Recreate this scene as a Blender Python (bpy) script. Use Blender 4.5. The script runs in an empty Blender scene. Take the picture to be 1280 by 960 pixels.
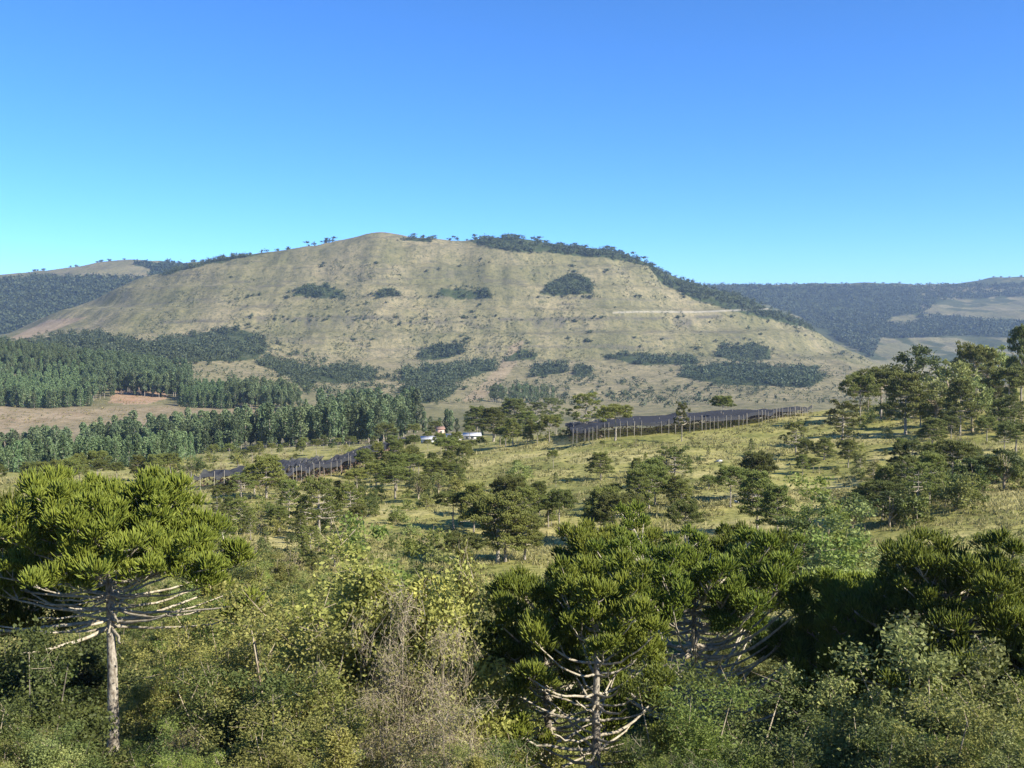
import bpy, math, random
import numpy as np
from mathutils import Vector

# ------------------------------------------------------------------ camera, sky, sun, exposure
W0, H0, F = 1280.0, 960.0, 1300.0
PITCH = math.radians(3.52)
sc = bpy.context.scene
cam_d = bpy.data.cameras.new("camera"); cam = bpy.data.objects.new("camera", cam_d)
sc.collection.objects.link(cam); sc.camera = cam
cam_d.sensor_width = 36.0; cam_d.lens = 36.0 * F / W0
cam_d.clip_start = 0.3; cam_d.clip_end = 60000
cam.location = (0, 0, 0); cam.rotation_euler = (math.radians(90) - PITCH, 0, 0)

SUN_EL, SUN_BACK = 35.0, 30.0           # elevation, degrees behind the camera plane on the right
sx = math.cos(math.radians(SUN_EL)) * math.cos(math.radians(SUN_BACK))
sy = -math.cos(math.radians(SUN_EL)) * math.sin(math.radians(SUN_BACK))
sz = math.sin(math.radians(SUN_EL))
world = bpy.data.worlds.new("World"); sc.world = world; world.use_nodes = True
wn, wl = world.node_tree.nodes, world.node_tree.links
wn.clear()
sky = wn.new('ShaderNodeTexSky'); sky.sky_type = 'NISHITA'; sky.sun_disc = False
sky.sun_elevation = math.radians(SUN_EL)
sky.sun_rotation = math.atan2(sx, sy)
sky.altitude = 5000; sky.air_density = 1.0; sky.dust_density = 0.0; sky.ozone_density = 8.0
bg = wn.new('ShaderNodeBackground'); bg.inputs['Strength'].default_value = 0.15
wo = wn.new('ShaderNodeOutputWorld')
hs_ = wn.new('ShaderNodeHueSaturation'); hs_.inputs['Saturation'].default_value = 1.09; wl.new(sky.outputs[0], hs_.inputs['Color']); wl.new(hs_.outputs[0], bg.inputs[0]); wl.new(bg.outputs[0], wo.inputs[0])

sun_d = bpy.data.lights.new("sun", 'SUN'); sun = bpy.data.objects.new("sun", sun_d)
sc.collection.objects.link(sun)
sun_d.energy = 5.0; sun_d.angle = math.radians(0.5); sun_d.color = (1.0, 0.94, 0.84)
sun.rotation_euler = Vector((sx, sy, sz)).to_track_quat('Z', 'Y').to_euler()
sc.view_settings.view_transform = 'Standard'; sc.view_settings.look = 'None'
sc.view_settings.gamma = 1.0; sc.view_settings.use_curve_mapping = False
sc.view_settings.exposure = 0.92
sc.cycles.max_bounces = 5; sc.cycles.diffuse_bounces = 2; sc.cycles.transmission_bounces = 3
sc.cycles.transparent_max_bounces = 8; sc.cycles.volume_bounces = 0
sc.cycles.use_denoising = True; sc.cycles.denoiser = 'OPENIMAGEDENOISE'; sc.cycles.denoising_input_passes = 'RGB_ALBEDO_NORMAL'; sc.cycles.denoising_prefilter = 'ACCURATE'

# ------------------------------------------------------------------ noise
def _h(ix, iy, s):
    n = (ix.astype(np.int64) * 374761393 + iy.astype(np.int64) * 668265263 + s * 1442695041) & 0x7fffffff
    n = ((n ^ (n >> 13)) * 1274126177) & 0x7fffffff
    n = (n ^ (n >> 16)) & 0xffffff
    return n / float(0xffffff) * 2 - 1
def vnoise(x, y, s=0):
    x = np.asarray(x, float); y = np.asarray(y, float)
    ix = np.floor(x); iy = np.floor(y); fx = x - ix; fy = y - iy
    fx = fx * fx * fx * (fx * (fx * 6 - 15) + 10); fy = fy * fy * fy * (fy * (fy * 6 - 15) + 10)
    a = _h(ix, iy, s); b = _h(ix + 1, iy, s); c = _h(ix, iy + 1, s); d = _h(ix + 1, iy + 1, s)
    return (a * (1 - fx) + b * fx) * (1 - fy) + (c * (1 - fx) + d * fx) * fy
def fbm(x, y, s=0, o=4):
    r = 0; a = 1.0; t = 0
    for i in range(o):
        r = r + a * vnoise(x * 2 ** i, y * 2 ** i, s + i * 17); t += a; a *= .5
    return r / t
def sstep(a, b, x):
    t = np.clip((np.asarray(x, float) - a) / (b - a), 0, 1); return t * t * (3 - 2 * t)

# ------------------------------------------------------------------ terrain height
def elev(py):                                    # image row -> tangent of the elevation angle
    return np.tan(np.arctan((480.0 - np.asarray(py, float)) / F) - PITCH)
UG = np.arange(-300, 1601, 5.0)
UC = [-300, 0, 150, 300, 450, 600, 750, 900, 1050, 1200, 1500]
rowsY, rowsZ = [], []
def row_z(Y, z): rowsY.append(Y); rowsZ.append(np.full(len(UG), float(z)))
def row(Y, pys, us=UC):
    p = np.interp(UG, us, pys)
    k = np.hanning(15); k /= k.sum()
    p = np.convolve(np.pad(p, 7, mode='edge'), k, mode='valid') if us is UC else p
    rowsY.append(Y); rowsZ.append(Y * elev(p))
row_z(2, -1.9); row_z(8, -5); row_z(15, -8.6); row_z(28, -14)
row(45,  [940, 940, 940, 955, 975, 990, 1000, 1000, 990, 980, 970])
row(70,  [795, 798, 800, 805, 812, 825, 850, 850, 835, 805, 790])
row(110, [690, 692, 694, 700, 706, 710, 715, 700, 680, 658, 640])
row(150, [650, 650, 650, 652, 656, 660, 645, 635, 630, 612, 598])
row(200, [622, 622, 622, 622, 620, 615, 602, 598, 592, 572, 556])
row(260, [608, 606, 606, 604, 598, 583, 562, 556, 546, 532, 515])
row(330, [598, 596, 594, 588, 580, 560, 539, 530, 513, 505, 488])
row(400, [592, 590, 586, 575, 566, 552, 540, 536, 520, 490, 466])
row(500, [590, 590, 578, 563, 556, 545, 545, 545, 535, 505, 492])
row(620, [590, 590, 572, 560, 553, 540, 545, 545, 535, 530, 520])
row(760, [545, 545, 540, 538, 535, 532, 538, 538, 530, 528, 520])
row(880, [510, 510, 512, 515, 518, 524, 528, 528, 522, 520, 515])
row(1000, [496, 496, 493, 500, 508, 516, 520, 518, 512, 512, 510])
row(1200, [446, 442, 462, 482, 496, 507, 510, 508, 502, 505, 505])
row(1450, [455, 452, 452, 465, 484, 494, 498, 495, 492, 500, 500])
row(1700, [430, 428, 430, 440, 462, 474, 478, 474, 474, 492, 495])
silU = [-300, -60, 10, 60, 120, 170, 210, 280, 340, 400, 440, 465, 490, 510, 540, 575, 600, 640, 680, 720, 760, 800, 840, 880, 930, 960, 1000, 1030, 1090, 1200, 1600]
silP = [440, 428, 418, 395, 375, 350, 340, 322, 315, 306, 298, 291, 291, 296, 298, 302, 298, 296, 303, 309, 312, 325, 345, 358, 372, 385, 400, 422, 452, 475, 490]
footU = [-300, 0, 150, 300, 450, 600, 900, 1090, 1300, 1600]
footP = [436, 424, 424, 432, 446, 456, 460, 464, 488, 494]
fo = np.interp(UG, footU, footP); si = np.interp(UG, silU, silP)
ks = np.hanning(7); ks /= ks.sum(); si = np.convolve(np.pad(si, 3, mode='edge'), ks, mode='valid')
for Y, t in ((1980, 0.0), (2200, .36), (2450, .74), (2700, 1.0)):
    rowsY.append(Y); rowsZ.append(Y * elev(fo + (si - fo) * t))
row(2950, [max(p + 10, 0) for p in silP], silU)
row(3400, [406, 404, 400, 392, 372, 350, 350, 345, 395, 436, 448, 448, 448], [-300, 0, 100, 200, 320, 420, 600, 800, 900, 980, 1100, 1300, 1600])
row(3800, [368, 366, 360, 350, 345, 345, 345, 380, 425, 430, 425, 420], [-300, 0, 120, 250, 400, 600, 800, 900, 1000, 1100, 1300, 1600])
row(4300, [342, 343, 340, 331, 327, 329, 325, 335, 335, 335, 345, 375, 406, 408, 398, 392], [-300, 0, 40, 110, 170, 220, 290, 340, 400, 600, 800, 900, 1000, 1100, 1300, 1600])
row(5000, [352, 352, 345, 345, 345, 345, 350, 368, 380, 378, 370, 365], [-300, 0, 120, 250, 400, 600, 800, 900, 1000, 1100, 1300, 1600])
row(5600, [370, 370, 360, 350, 352, 355, 355, 357, 354, 357, 356, 349, 347, 345], [-300, 0, 250, 600, 800, 880, 950, 1000, 1080, 1140, 1200, 1240, 1290, 1600])
row(7000, [385, 385, 380, 380, 375, 372, 372], [-300, 0, 250, 600, 900, 1280, 1600])
row(14000, [392, 392, 392], [-300, 640, 1600])
row(30000, [396, 396, 396], [-300, 640, 1600])
rowsY = np.array(rowsY, float); rowsZ = np.array(rowsZ)
# monotone cubic along log distance, sampled to a fine table
def pchip(x, Y, xq):
    h = np.diff(x)[:, None]; d = np.diff(Y, axis=0) / h
    m = np.zeros_like(Y); m[0] = d[0]; m[-1] = d[-1]
    w1 = 2 * h[1:] + h[:-1]; w2 = h[1:] + 2 * h[:-1]
    with np.errstate(divide='ignore', invalid='ignore'):
        hm = (w1 + w2) / (w1 / d[:-1] + w2 / d[1:])
    m[1:-1] = np.where(d[:-1] * d[1:] > 0, np.nan_to_num(hm), 0)
    i = np.clip(np.searchsorted(x, xq) - 1, 0, len(x) - 2)
    hh = h[i]; t = (xq - x[i])[:, None] / hh
    return (2*t**3 - 3*t*t + 1) * Y[i] + (t**3 - 2*t*t + t) * hh * m[i] + (-2*t**3 + 3*t*t) * Y[i+1] + (t**3 - t*t) * hh * m[i+1]
LY = np.linspace(math.log(2), math.log(30000), 1100)
TAB = pchip(np.log(rowsY), rowsZ, LY)
def tab(u, Y):
    a = (np.log(np.clip(Y, 2, 29999)) - LY[0]) / (LY[1] - LY[0]); b = (np.clip(u, -300, 1599.9) + 300) / 5.0
    i = np.clip(a.astype(int), 0, TAB.shape[0] - 2); j = np.clip(b.astype(int), 0, TAB.shape[1] - 2)
    fa = a - i; fb = b - j
    return (TAB[i, j] * (1-fa) + TAB[i+1, j] * fa) * (1-fb) + (TAB[i, j+1] * (1-fa) + TAB[i+1, j+1] * fa) * fb
def HT(X, Y):
    X = np.asarray(X, float); Y = np.asarray(Y, float)
    r = np.hypot(X, Y) + 1e-6; th = np.arctan2(X, Y); ath = np.abs(th)
    lim = math.radians(36)
    u = 640 + F * np.tan(np.clip(th, -lim, lim))
    u = np.where(ath > lim, 640 + (u - 640) * np.clip((math.pi - ath) / (math.pi - lim), 0, 1), u)
    D = r * np.cos(np.clip(th, -lim, lim))
    z = tab(u, D)
    mt = sstep(1750, 2000, D) * (1 - sstep(2800, 3000, D)) * sstep(-60, 150, u) * (1 - sstep(1050, 1150, u))
    # rock ledges and gullies of the mesa face, rougher far hills
    z = z + mt * (1 - sstep(2560, 2690, D)) * (8.0 * np.sin(2*math.pi*(z + 6*fbm(X/300, Y/300, 5)) / 52.0)
            + 6.0 * fbm(X/55, Y/260, 11, 4) + 2.0 * fbm(X/30, Y/30, 12, 3))
    z = z + 2.2 * sstep(2400, 2700, D) * (1-sstep(3000, 3300, D)) * fbm(X/28, Y/60, 31, 3)
    fr = sstep(3000, 3500, D) * (1 - sstep(9000, 14000, D))
    z = z + fr * (20 * fbm(X/320, Y/420, 21, 5) + 10 * (np.abs(fbm(X/160, Y/420, 23, 3)) - .2))
    md = sstep(700, 1200, D) * (1 - sstep(1750, 2000, D))
    z = z + md * (5 * fbm(X/90, Y/120, 41, 4))
    nr = sstep(20, 60, D) * (1 - sstep(500, 800, D))
    z = z + nr * (0.7 * fbm(X/14, Y/14, 51, 3) + 0.16 * fbm(X/2.2, Y/2.2, 52, 2))
    back = sstep(0.15, -0.35, np.cos(th))
    return z * (1 - back) + (-1.9 + 0.04 * r) * back
def ray(px, py):
    px = np.asarray(px, float); py = np.asarray(py, float)
    a = (px - 640) / F; b = (480 - py) / F
    cy = math.cos(PITCH); sy_ = math.sin(PITCH)
    # camera axes: forward (0,cy,-s), up (0,s,cy)
    return np.stack([a, cy + b * sy_, -sy_ + b * cy], -1)
LF = np.linspace(math.log(15), math.log(9500), 2600); _U = np.tile(UG, 1)
_YY = np.exp(LF)[:, None] * np.ones((1, len(UG))); _XX = (UG[None] - 640) / F * _YY
FT_ = HT(_XX, _YY)
def HTF(X, Y):
    a = (np.log(np.clip(Y, 15.1, 9499)) - LF[0]) / (LF[1] - LF[0]); b = (np.clip(640 + F * X / Y, -300, 1599.9) + 300) / 5.0
    i = np.clip(a.astype(int), 0, FT_.shape[0] - 2); j = np.clip(b.astype(int), 0, FT_.shape[1] - 2); fa = a - i; fb = b - j
    return (FT_[i, j] * (1-fa) + FT_[i+1, j] * fa) * (1-fb) + (FT_[i, j+1] * (1-fa) + FT_[i+1, j+1] * fa) * fb
def hit(px, py, tmin=20.0, tmax=9000.0):
    d = ray(np.atleast_1d(px), np.atleast_1d(py)); n = len(d)
    ts = np.exp(np.linspace(math.log(tmin), math.log(tmax), 500))
    out = np.full(n, np.nan); act = np.arange(n); prev = tmin
    for t in ts:
        p = d[act] * t; below = p[:, 2] < HTF(p[:, 0], p[:, 1])
        if below.any():
            w = act[below]; lo = np.full(len(w), prev); hi = np.full(len(w), t); dd = d[w]
            for _ in range(12):
                m = (lo + hi) / 2; q = dd * m[:, None]; c = q[:, 2] < HTF(q[:, 0], q[:, 1])
                hi = np.where(c, m, hi); lo = np.where(c, lo, m)
            out[w] = hi; act = act[~below]
            if not len(act): break
        prev = t
    P = d * out[:, None]; ok = np.isfinite(P[:, 0])
    P[ok, 2] = HT(P[ok, 0], P[ok, 1])
    return P
def proj(P):
    cy = math.cos(PITCH); s = math.sin(PITCH)
    dz = P[:, 1] * cy - P[:, 2] * s; up = P[:, 1] * s + P[:, 2] * cy
    return 640 + F * P[:, 0] / dz, 480 - F * up / dz

# ------------------------------------------------------------------ mesh helpers
class G:
    def __init__(s): s.V = []; s.Q = []; s.T = []; s.n = 0; s.qm = []; s.tm = []
    def add(s, V, Q=None, T=None, m=0):
        V = np.asarray(V, float).reshape(-1, 3)
        if Q is not None and len(Q): s.Q.append(np.asarray(Q).reshape(-1, 4) + s.n); s.qm.append(np.full(len(s.Q[-1]), m))
        if T is not None and len(T): s.T.append(np.asarray(T).reshape(-1, 3) + s.n); s.tm.append(np.full(len(s.T[-1]), m))
        s.V.append(V); s.n += len(V); return s
    def mesh(s, name, mats, smooth=False):
        V = np.concatenate(s.V) if s.V else np.zeros((0, 3))
        Q = np.concatenate(s.Q) if s.Q else np.zeros((0, 4), int)
        T = np.concatenate(s.T) if s.T else np.zeros((0, 3), int)
        me = bpy.data.meshes.new(name)
        me.vertices.add(len(V)); me.vertices.foreach_set('co', V.astype(np.float32).ravel())
        me.loops.add(len(Q) * 4 + len(T) * 3)
        me.loops.foreach_set('vertex_index', np.concatenate([Q.ravel(), T.ravel()]).astype(np.int32))
        me.polygons.add(len(Q) + len(T))
        st = np.concatenate([np.arange(len(Q)) * 4, len(Q) * 4 + np.arange(len(T)) * 3]).astype(np.int32)
        me.polygons.foreach_set('loop_start', st)
        mi = np.concatenate([np.concatenate(s.qm) if s.qm else np.zeros(0), np.concatenate(s.tm) if s.tm else np.zeros(0)])
        me.polygons.foreach_set('material_index', mi.astype(np.int32))
        if smooth: me.polygons.foreach_set('use_smooth', np.ones(len(mi), bool))
        for m in (mats if isinstance(mats, (list, tuple)) else [mats]): me.materials.append(m)
        me.update(calc_edges=True)
        return me
def norm(v): return v / (np.linalg.norm(v, axis=-1, keepdims=True) + 1e-9)
def tube(g, P, R, sides=6, m=0):
    P = np.asarray(P, float); n = len(P); R = np.asarray(R, float)
    T = norm(np.gradient(P, axis=0)); ref = np.array([0.31, 0.17, 0.93]) if abs(T[0, 2]) < .8 else np.array([1., .2, 0])
    A = norm(np.cross(T, ref)); B = np.cross(T, A)
    a = np.arange(sides) * 2 * math.pi / sides
    V = P[:, None] + R[:, None, None] * (A[:, None] * np.cos(a)[None, :, None] + B[:, None] * np.sin(a)[None, :, None])
    i = np.arange(n - 1)[:, None] * sides; j = np.arange(sides)[None]; k = (j + 1) % sides
    Q = np.stack([i + j, i + k, i + sides + k, i + sides + j], -1).reshape(-1, 4)
    g.add(V.reshape(-1, 3), Q, m=m)
def fingers(g, P0, D, L, r, bend=0.3, sides=4, prof=(.55, 1., .85, .12), rng=None, m=0):
    n = len(P0); R = len(prof); t = np.linspace(0, 1, R)
    L = np.broadcast_to(L, (n,)); r = np.broadcast_to(r, (n,))
    C = P0[:, None] + D[:, None] * (L[:, None] * t)[..., None] + np.array([0, 0, 1.])[None, None] * (bend * L[:, None] * t**2)[..., None]
    ref = rng.normal(size=(n, 3)); A = norm(np.cross(D, ref)); B = norm(np.cross(D, A))
    a = np.arange(sides) * 2 * math.pi / sides
    jit = rng.uniform(.7, 1.3, (n, R, sides))
    rad = (r[:, None] * np.array(prof)[None])[..., None] * jit
    V = C[:, :, None] + rad[..., None] * (A[:, None, None] * np.cos(a)[None, None, :, None] + B[:, None, None] * np.sin(a)[None, None, :, None])
    base = (np.arange(n) * R * sides)[:, None, None]
    i = (np.arange(R - 1) * sides)[None, :, None]; j = np.arange(sides)[None, None]; k = (j + 1) % sides
    Q = np.stack([base + i + j, base + i + k, base + i + sides + k, base + i + sides + j], -1).reshape(-1, 4)
    g.add(V.reshape(-1, 3), Q, m=m)
def leaves(g, C, size, rng, aspect=.55, upb=0.4, m=0):
    n = len(C); size = np.broadcast_to(size, (n,))[:, None]
    N = norm(rng.normal(size=(n, 3)) + np.array([0, 0, upb])); A = norm(np.cross(N, rng.normal(size=(n, 3)))); B = np.cross(N, A)
    V = np.stack([C - A * size * .5, C + B * size * aspect * .5, C + A * size * .5, C - B * size * aspect * .5], 1)
    g.add(V.reshape(-1, 3), np.arange(n * 4).reshape(-1, 4), m=m)
def newobj(name, me, parent=None):
    o = bpy.data.objects.new(name, me); sc.collection.objects.link(o)
    if parent is not None: o.parent = parent
    return o
def tag(o, label=None, cat=None, group=None, kind=None):
    if label: o['label'] = label
    if cat: o['category'] = cat
    if group: o['group'] = group
    if kind: o['kind'] = kind
    return o
def thing(name, label, cat, loc, rz=0, scale=1.0, group=None):
    o = bpy.data.objects.new(name, None); sc.collection.objects.link(o)
    o.location = loc; o.rotation_euler = (0, 0, rz); o.scale = (scale,) * 3 if np.isscalar(scale) else scale
    o.empty_display_size = .3
    return tag(o, label, cat, group)

# ------------------------------------------------------------------ materials
def mat(name, rough=.9):
    m = bpy.data.materials.new(name); m.use_nodes = True
    nt = m.node_tree; b = nt.nodes['Principled BSDF']; b.inputs['Roughness'].default_value = rough
    b.inputs['Specular IOR Level'].default_value = .15
    return m, nt, b
def leafmat(name, c1, c2, c3=None, trans=.3, rough=.6, objv=.35, scale=.35, spec=.25):
    m = bpy.data.materials.new(name); m.use_nodes = True; nt = m.node_tree; N = nt.nodes; Lk = nt.links; N.clear()
    out = N.new('ShaderNodeOutputMaterial'); geo = N.new('ShaderNodeNewGeometry'); oi = N.new('ShaderNodeObjectInfo')
    rp = N.new('ShaderNodeValToRGB'); rp.color_ramp.elements[0].color = (*c1, 1); rp.color_ramp.elements[1].color = (*c2, 1)
    if c3 is not None:
        e = rp.color_ramp.elements.new(.93); e.color = (*c2, 1); rp.color_ramp.elements[2].color = (*c3, 1)
    tc = N.new('ShaderNodeTexCoord'); nz = N.new('ShaderNodeTexNoise'); nz.inputs['Scale'].default_value = scale; nz.inputs['Detail'].default_value = 2
    Lk.new(tc.outputs['Object'], nz.inputs['Vector'])
    mx = N.new('ShaderNodeMath'); mx.operation = 'MULTIPLY_ADD'; mx.inputs[1].default_value = .75; mx.inputs[2].default_value = -.08
    Lk.new(geo.outputs['Random Per Island'], mx.inputs[0])
    ad = N.new('ShaderNodeMath'); ad.operation = 'MULTIPLY_ADD'; ad.inputs[1].default_value = .8
    ad.inputs[2].default_value = -.2
    Lk.new(nz.outputs['Fac'], ad.inputs[0])
    s = N.new('ShaderNodeMath'); s.operation = 'ADD'; Lk.new(mx.outputs[0], s.inputs[0]); Lk.new(ad.outputs[0], s.inputs[1])
    Lk.new(s.outputs[0], rp.inputs[0])
    hs = N.new('ShaderNodeHueSaturation')
    v = N.new('ShaderNodeMapRange'); v.inputs[3].default_value = 1 - objv; v.inputs[4].default_value = 1 + objv
    Lk.new(oi.outputs['Random'], v.inputs[0]); Lk.new(v.outputs[0], hs.inputs['Value']); Lk.new(rp.outputs[0], hs.inputs['Color'])
    h2 = N.new('ShaderNodeMapRange'); h2.inputs[3].default_value = .485; h2.inputs[4].default_value = .515
    mm = N.new('ShaderNodeMath'); mm.operation = 'FRACT'; m3 = N.new('ShaderNodeMath'); m3.operation = 'MULTIPLY'; m3.inputs[1].default_value = 7.13
    Lk.new(oi.outputs['Random'], m3.inputs[0]); Lk.new(m3.outputs[0], mm.inputs[0]); Lk.new(mm.outputs[0], h2.inputs[0]); Lk.new(h2.outputs[0], hs.inputs['Hue'])
    pb = N.new('ShaderNodeBsdfPrincipled'); pb.inputs['Roughness'].default_value = rough; pb.inputs['Specular IOR Level'].default_value = spec
    tr = N.new('ShaderNodeBsdfTranslucent'); ms = N.new('ShaderNodeMixShader'); ms.inputs[0].default_value = trans
    Lk.new(hs.outputs[0], pb.inputs['Base Color']); Lk.new(hs.outputs[0], tr.inputs['Color'])
    Lk.new(pb.outputs[0], ms.inputs[1]); Lk.new(tr.outputs[0], ms.inputs[2]); Lk.new(ms.outputs[0], out.inputs[0])
    return m
def barkmat(name, c1, c2, scale=6.0):
    m, nt, b = mat(name, .9); N = nt.nodes; L = nt.links
    tc = N.new('ShaderNodeTexCoord'); mp = N.new('ShaderNodeMapping'); mp.inputs['Scale'].default_value = (1, 1, .5)
    nz = N.new('ShaderNodeTexNoise'); nz.inputs['Scale'].default_value = scale; nz.inputs['Detail'].default_value = 5; nz.inputs['Roughness'].default_value = .7
    rp = N.new('ShaderNodeValToRGB'); rp.color_ramp.elements[0].position = .38; rp.color_ramp.elements[1].position = .62
    rp.color_ramp.elements[0].color = (*c1, 1); rp.color_ramp.elements[1].color = (*c2, 1)
    L.new(tc.outputs['Object'], mp.inputs[0]); L.new(mp.outputs[0], nz.inputs[0]); L.new(nz.outputs[0], rp.inputs[0]); L.new(rp.outputs[0], b.inputs['Base Color'])
    bp = N.new('ShaderNodeBump'); bp.inputs['Strength'].default_value = .6; bp.inputs['Distance'].default_value = .05
    L.new(nz.outputs[0], bp.inputs['Height']); L.new(bp.outputs[0], b.inputs['Normal'])
    return m
def plain(name, c, rough=.8, var=.15, scale=3.0):
    m, nt, b = mat(name, rough); N = nt.nodes; L = nt.links
    tc = N.new('ShaderNodeTexCoord'); nz = N.new('ShaderNodeTexNoise'); nz.inputs['Scale'].default_value = scale; nz.inputs['Detail'].default_value = 4
    mr = N.new('ShaderNodeMapRange'); mr.inputs[3].default_value = 1 - var; mr.inputs[4].default_value = 1 + var
    hs = N.new('ShaderNodeHueSaturation'); hs.inputs['Color'].default_value = (*c, 1)
    L.new(tc.outputs['Object'], nz.inputs[0]); L.new(nz.outputs[0], mr.inputs[0]); L.new(mr.outputs[0], hs.inputs['Value']); L.new(hs.outputs[0], b.inputs['Base Color'])
    return m
M = {}
M['arau'] = leafmat('araucaria_needles', (.10, .14, .018), (.27, .305, .045), (.37, .38, .09), trans=.32, rough=.5)
M['arau_mid'] = leafmat('hillside_araucaria_needles', (.08, .105, .022), (.20, .215, .05), (.30, .28, .10), trans=.2)
M['olive'] = leafmat('olive_leaves', (.15, .17, .04), (.37, .36, .10), (.52, .50, .22), trans=.35)
M['yellow'] = leafmat('yellowing_leaves', (.20, .21, .045), (.46, .44, .12), (.58, .53, .22), trans=.38)
M['dark'] = leafmat('dark_leaves', (.058, .082, .02), (.15, .185, .048), (.26, .27, .11), trans=.25)
M['grey'] = leafmat('grey_green_leaves', (.14, .165, .045), (.32, .345, .11), (.48, .48, .22), trans=.3)
M['bright'] = leafmat('fresh_leaves', (.13, .175, .035), (.29, .335, .075), (.42, .44, .16), trans=.4)
M['dry'] = leafmat('dry_leaves', (.19, .17, .055), (.37, .34, .12), (.50, .46, .22), trans=.25)
M['euc'] = leafmat('eucalyptus_leaves', (.085, .125, .055), (.19, .235, .105), None, trans=.2, scale=.12)
M['pine'] = leafmat('pine_needles', (.10, .15, .06), (.17, .225, .095), None, trans=.2, scale=.12)
M['wood_leaf'] = leafmat('woodland_canopy', (.04, .06, .026), (.105, .13, .055), (.17, .165, .09), trans=.1, scale=.02, objv=.12)
M['farwood_leaf'] = leafmat('far_woodland_canopy', (.035, .055, .024), (.075, .098, .042), (.12, .125, .06), trans=.1, scale=.008, objv=.1)
M['grass'] = leafmat('pasture_grass', (.20, .19, .07), (.44, .38, .17), (.58, .50, .28), trans=.4, scale=.12, objv=0)
M['fern'] = leafmat('slope_herbs', (.13, .16, .04), (.32, .31, .10), (.50, .44, .22), trans=.35, scale=.2, objv=0)
M['bark'] = barkmat('araucaria_bark', (.13, .105, .08), (.46, .41, .32), 7)
M['limb'] = barkmat('araucaria_branch_bark', (.27, .225, .155), (.54, .48, .355), 5)
M['twig'] = barkmat('shrub_wood', (.22, .17, .11), (.50, .42, .29), 4)
M['twigd'] = barkmat('dark_shrub_wood', (.10, .085, .065), (.30, .26, .20), 4)
M['paletrunk'] = barkmat('pale_plantation_bark', (.30, .25, .19), (.58, .52, .43), .8)

# ------------------------------------------------------------------ terrain mesh
PATCH = {   # woods seen on the slopes, as outlines (column, row) that are dropped onto the terrain
 'summit': [(588, 301), (610, 294), (650, 292), (700, 302), (702, 316), (640, 315), (605, 307)],
 'shoulder': [(700, 304), (760, 308), (800, 321), (835, 338), (800, 331), (750, 322), (700, 317)],
 'east_ridge': [(800, 322), (850, 346), (900, 361), (950, 378), (1000, 397), (1035, 420), (1000, 408), (930, 392), (870, 375), (830, 356)],
 'terrace': [(676, 366), (690, 355), (715, 344), (735, 348), (742, 360), (738, 367), (690, 370)],
 'west_clump': [(364, 368), (375, 358), (405, 357), (430, 366), (428, 373), (395, 372)],
 'small_clump': [(470, 373), (474, 364), (490, 363), (500, 370)],
 'middle_clump': [(548, 370), (552, 361), (575, 361), (612, 364), (615, 372), (575, 373)],
 'lower_a': [(523, 450), (528, 437), (575, 430), (582, 440), (560, 448)],
 'lower_b': [(500, 478), (502, 464), (560, 456), (615, 452), (622, 462), (560, 480)],
 'lower_c': [(378, 476), (385, 462), (430, 458), (472, 463), (470, 474), (420, 479)],
 'lower_d': [(630, 452), (640, 442), (655, 436), (672, 442), (666, 449)],
 'lower_e': [(664, 472), (668, 458), (705, 455), (712, 465)],
 'lower_f': [(714, 472), (722, 459), (740, 460), (738, 470)],
 'lower_g': [(752, 446), (775, 443), (870, 447), (872, 456), (800, 456)],
 'lower_h': [(892, 446), (900, 434), (945, 431), (963, 438), (962, 449), (930, 452)],
 'lower_i': [(846, 470), (862, 457), (920, 455), (1020, 462), (1030, 475), (1010, 484), (930, 482), (880, 478)],
 'lower_j': [(528, 505), (500, 490), (520, 480), (575, 481), (560, 498)],
 'left_belt': [(28, 428), (80, 417), (130, 417), (180, 428), (250, 417), (300, 411), (330, 422), (336, 436), (320, 450), (240, 452), (100, 450), (30, 446)],
 'left_knoll': [(-120, 470), (-120, 424), (0, 423), (40, 431), (110, 446), (60, 470)],
 'gully': [(385, 492), (360, 470), (320, 455), (330, 446), (375, 455), (400, 470)],
 'mixed_gully': [(338, 452), (380, 440), (440, 452), (520, 476), (560, 500), (500, 512), (420, 498), (350, 476)],
 'foot_scrub': [(600, 505), (640, 480), (760, 474), (850, 478), (960, 490), (900, 508), (760, 512)],
 'skyline': [(200, 342), (235, 329), (300, 320), (340, 315), (300, 323), (240, 335), (205, 345)],
 'under_summit': [(500, 300), (520, 297), (545, 299), (535, 303)],
}
FARPATCH = {
 'left_far': [(-150, 420), (-150, 352), (0, 352), (40, 345), (90, 346), (165, 348), (205, 352), (160, 372), (110, 384), (50, 400), (10, 417)],
 'left_far_top': [(165, 330), (215, 328), (240, 336), (210, 350), (185, 348), (190, 337)],
 'right_far': [(870, 357), (1000, 357), (1140, 358), (1400, 352), (1400, 366), (1250, 372), (1180, 376), (1150, 392), (1240, 402), (1400, 405), (1400, 424), (1200, 420), (1100, 424), (1090, 448), (1060, 432), (1000, 396), (940, 376)],
}
FARCLEAR = [[(1108, 404), (1115, 396), (1145, 393), (1152, 400), (1135, 406)]]
def inpoly(px, py, poly):
    c = np.zeros(len(px), bool); n = len(poly); j = n - 1
    for i in range(n):
        xi, yi = poly[i]; xj, yj = poly[j]
        c ^= ((yi > py) != (yj > py)) & (px < (xj - xi) * (py - yi) / ((yj - yi) + 1e-9) + xi); j = i
    return c
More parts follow.
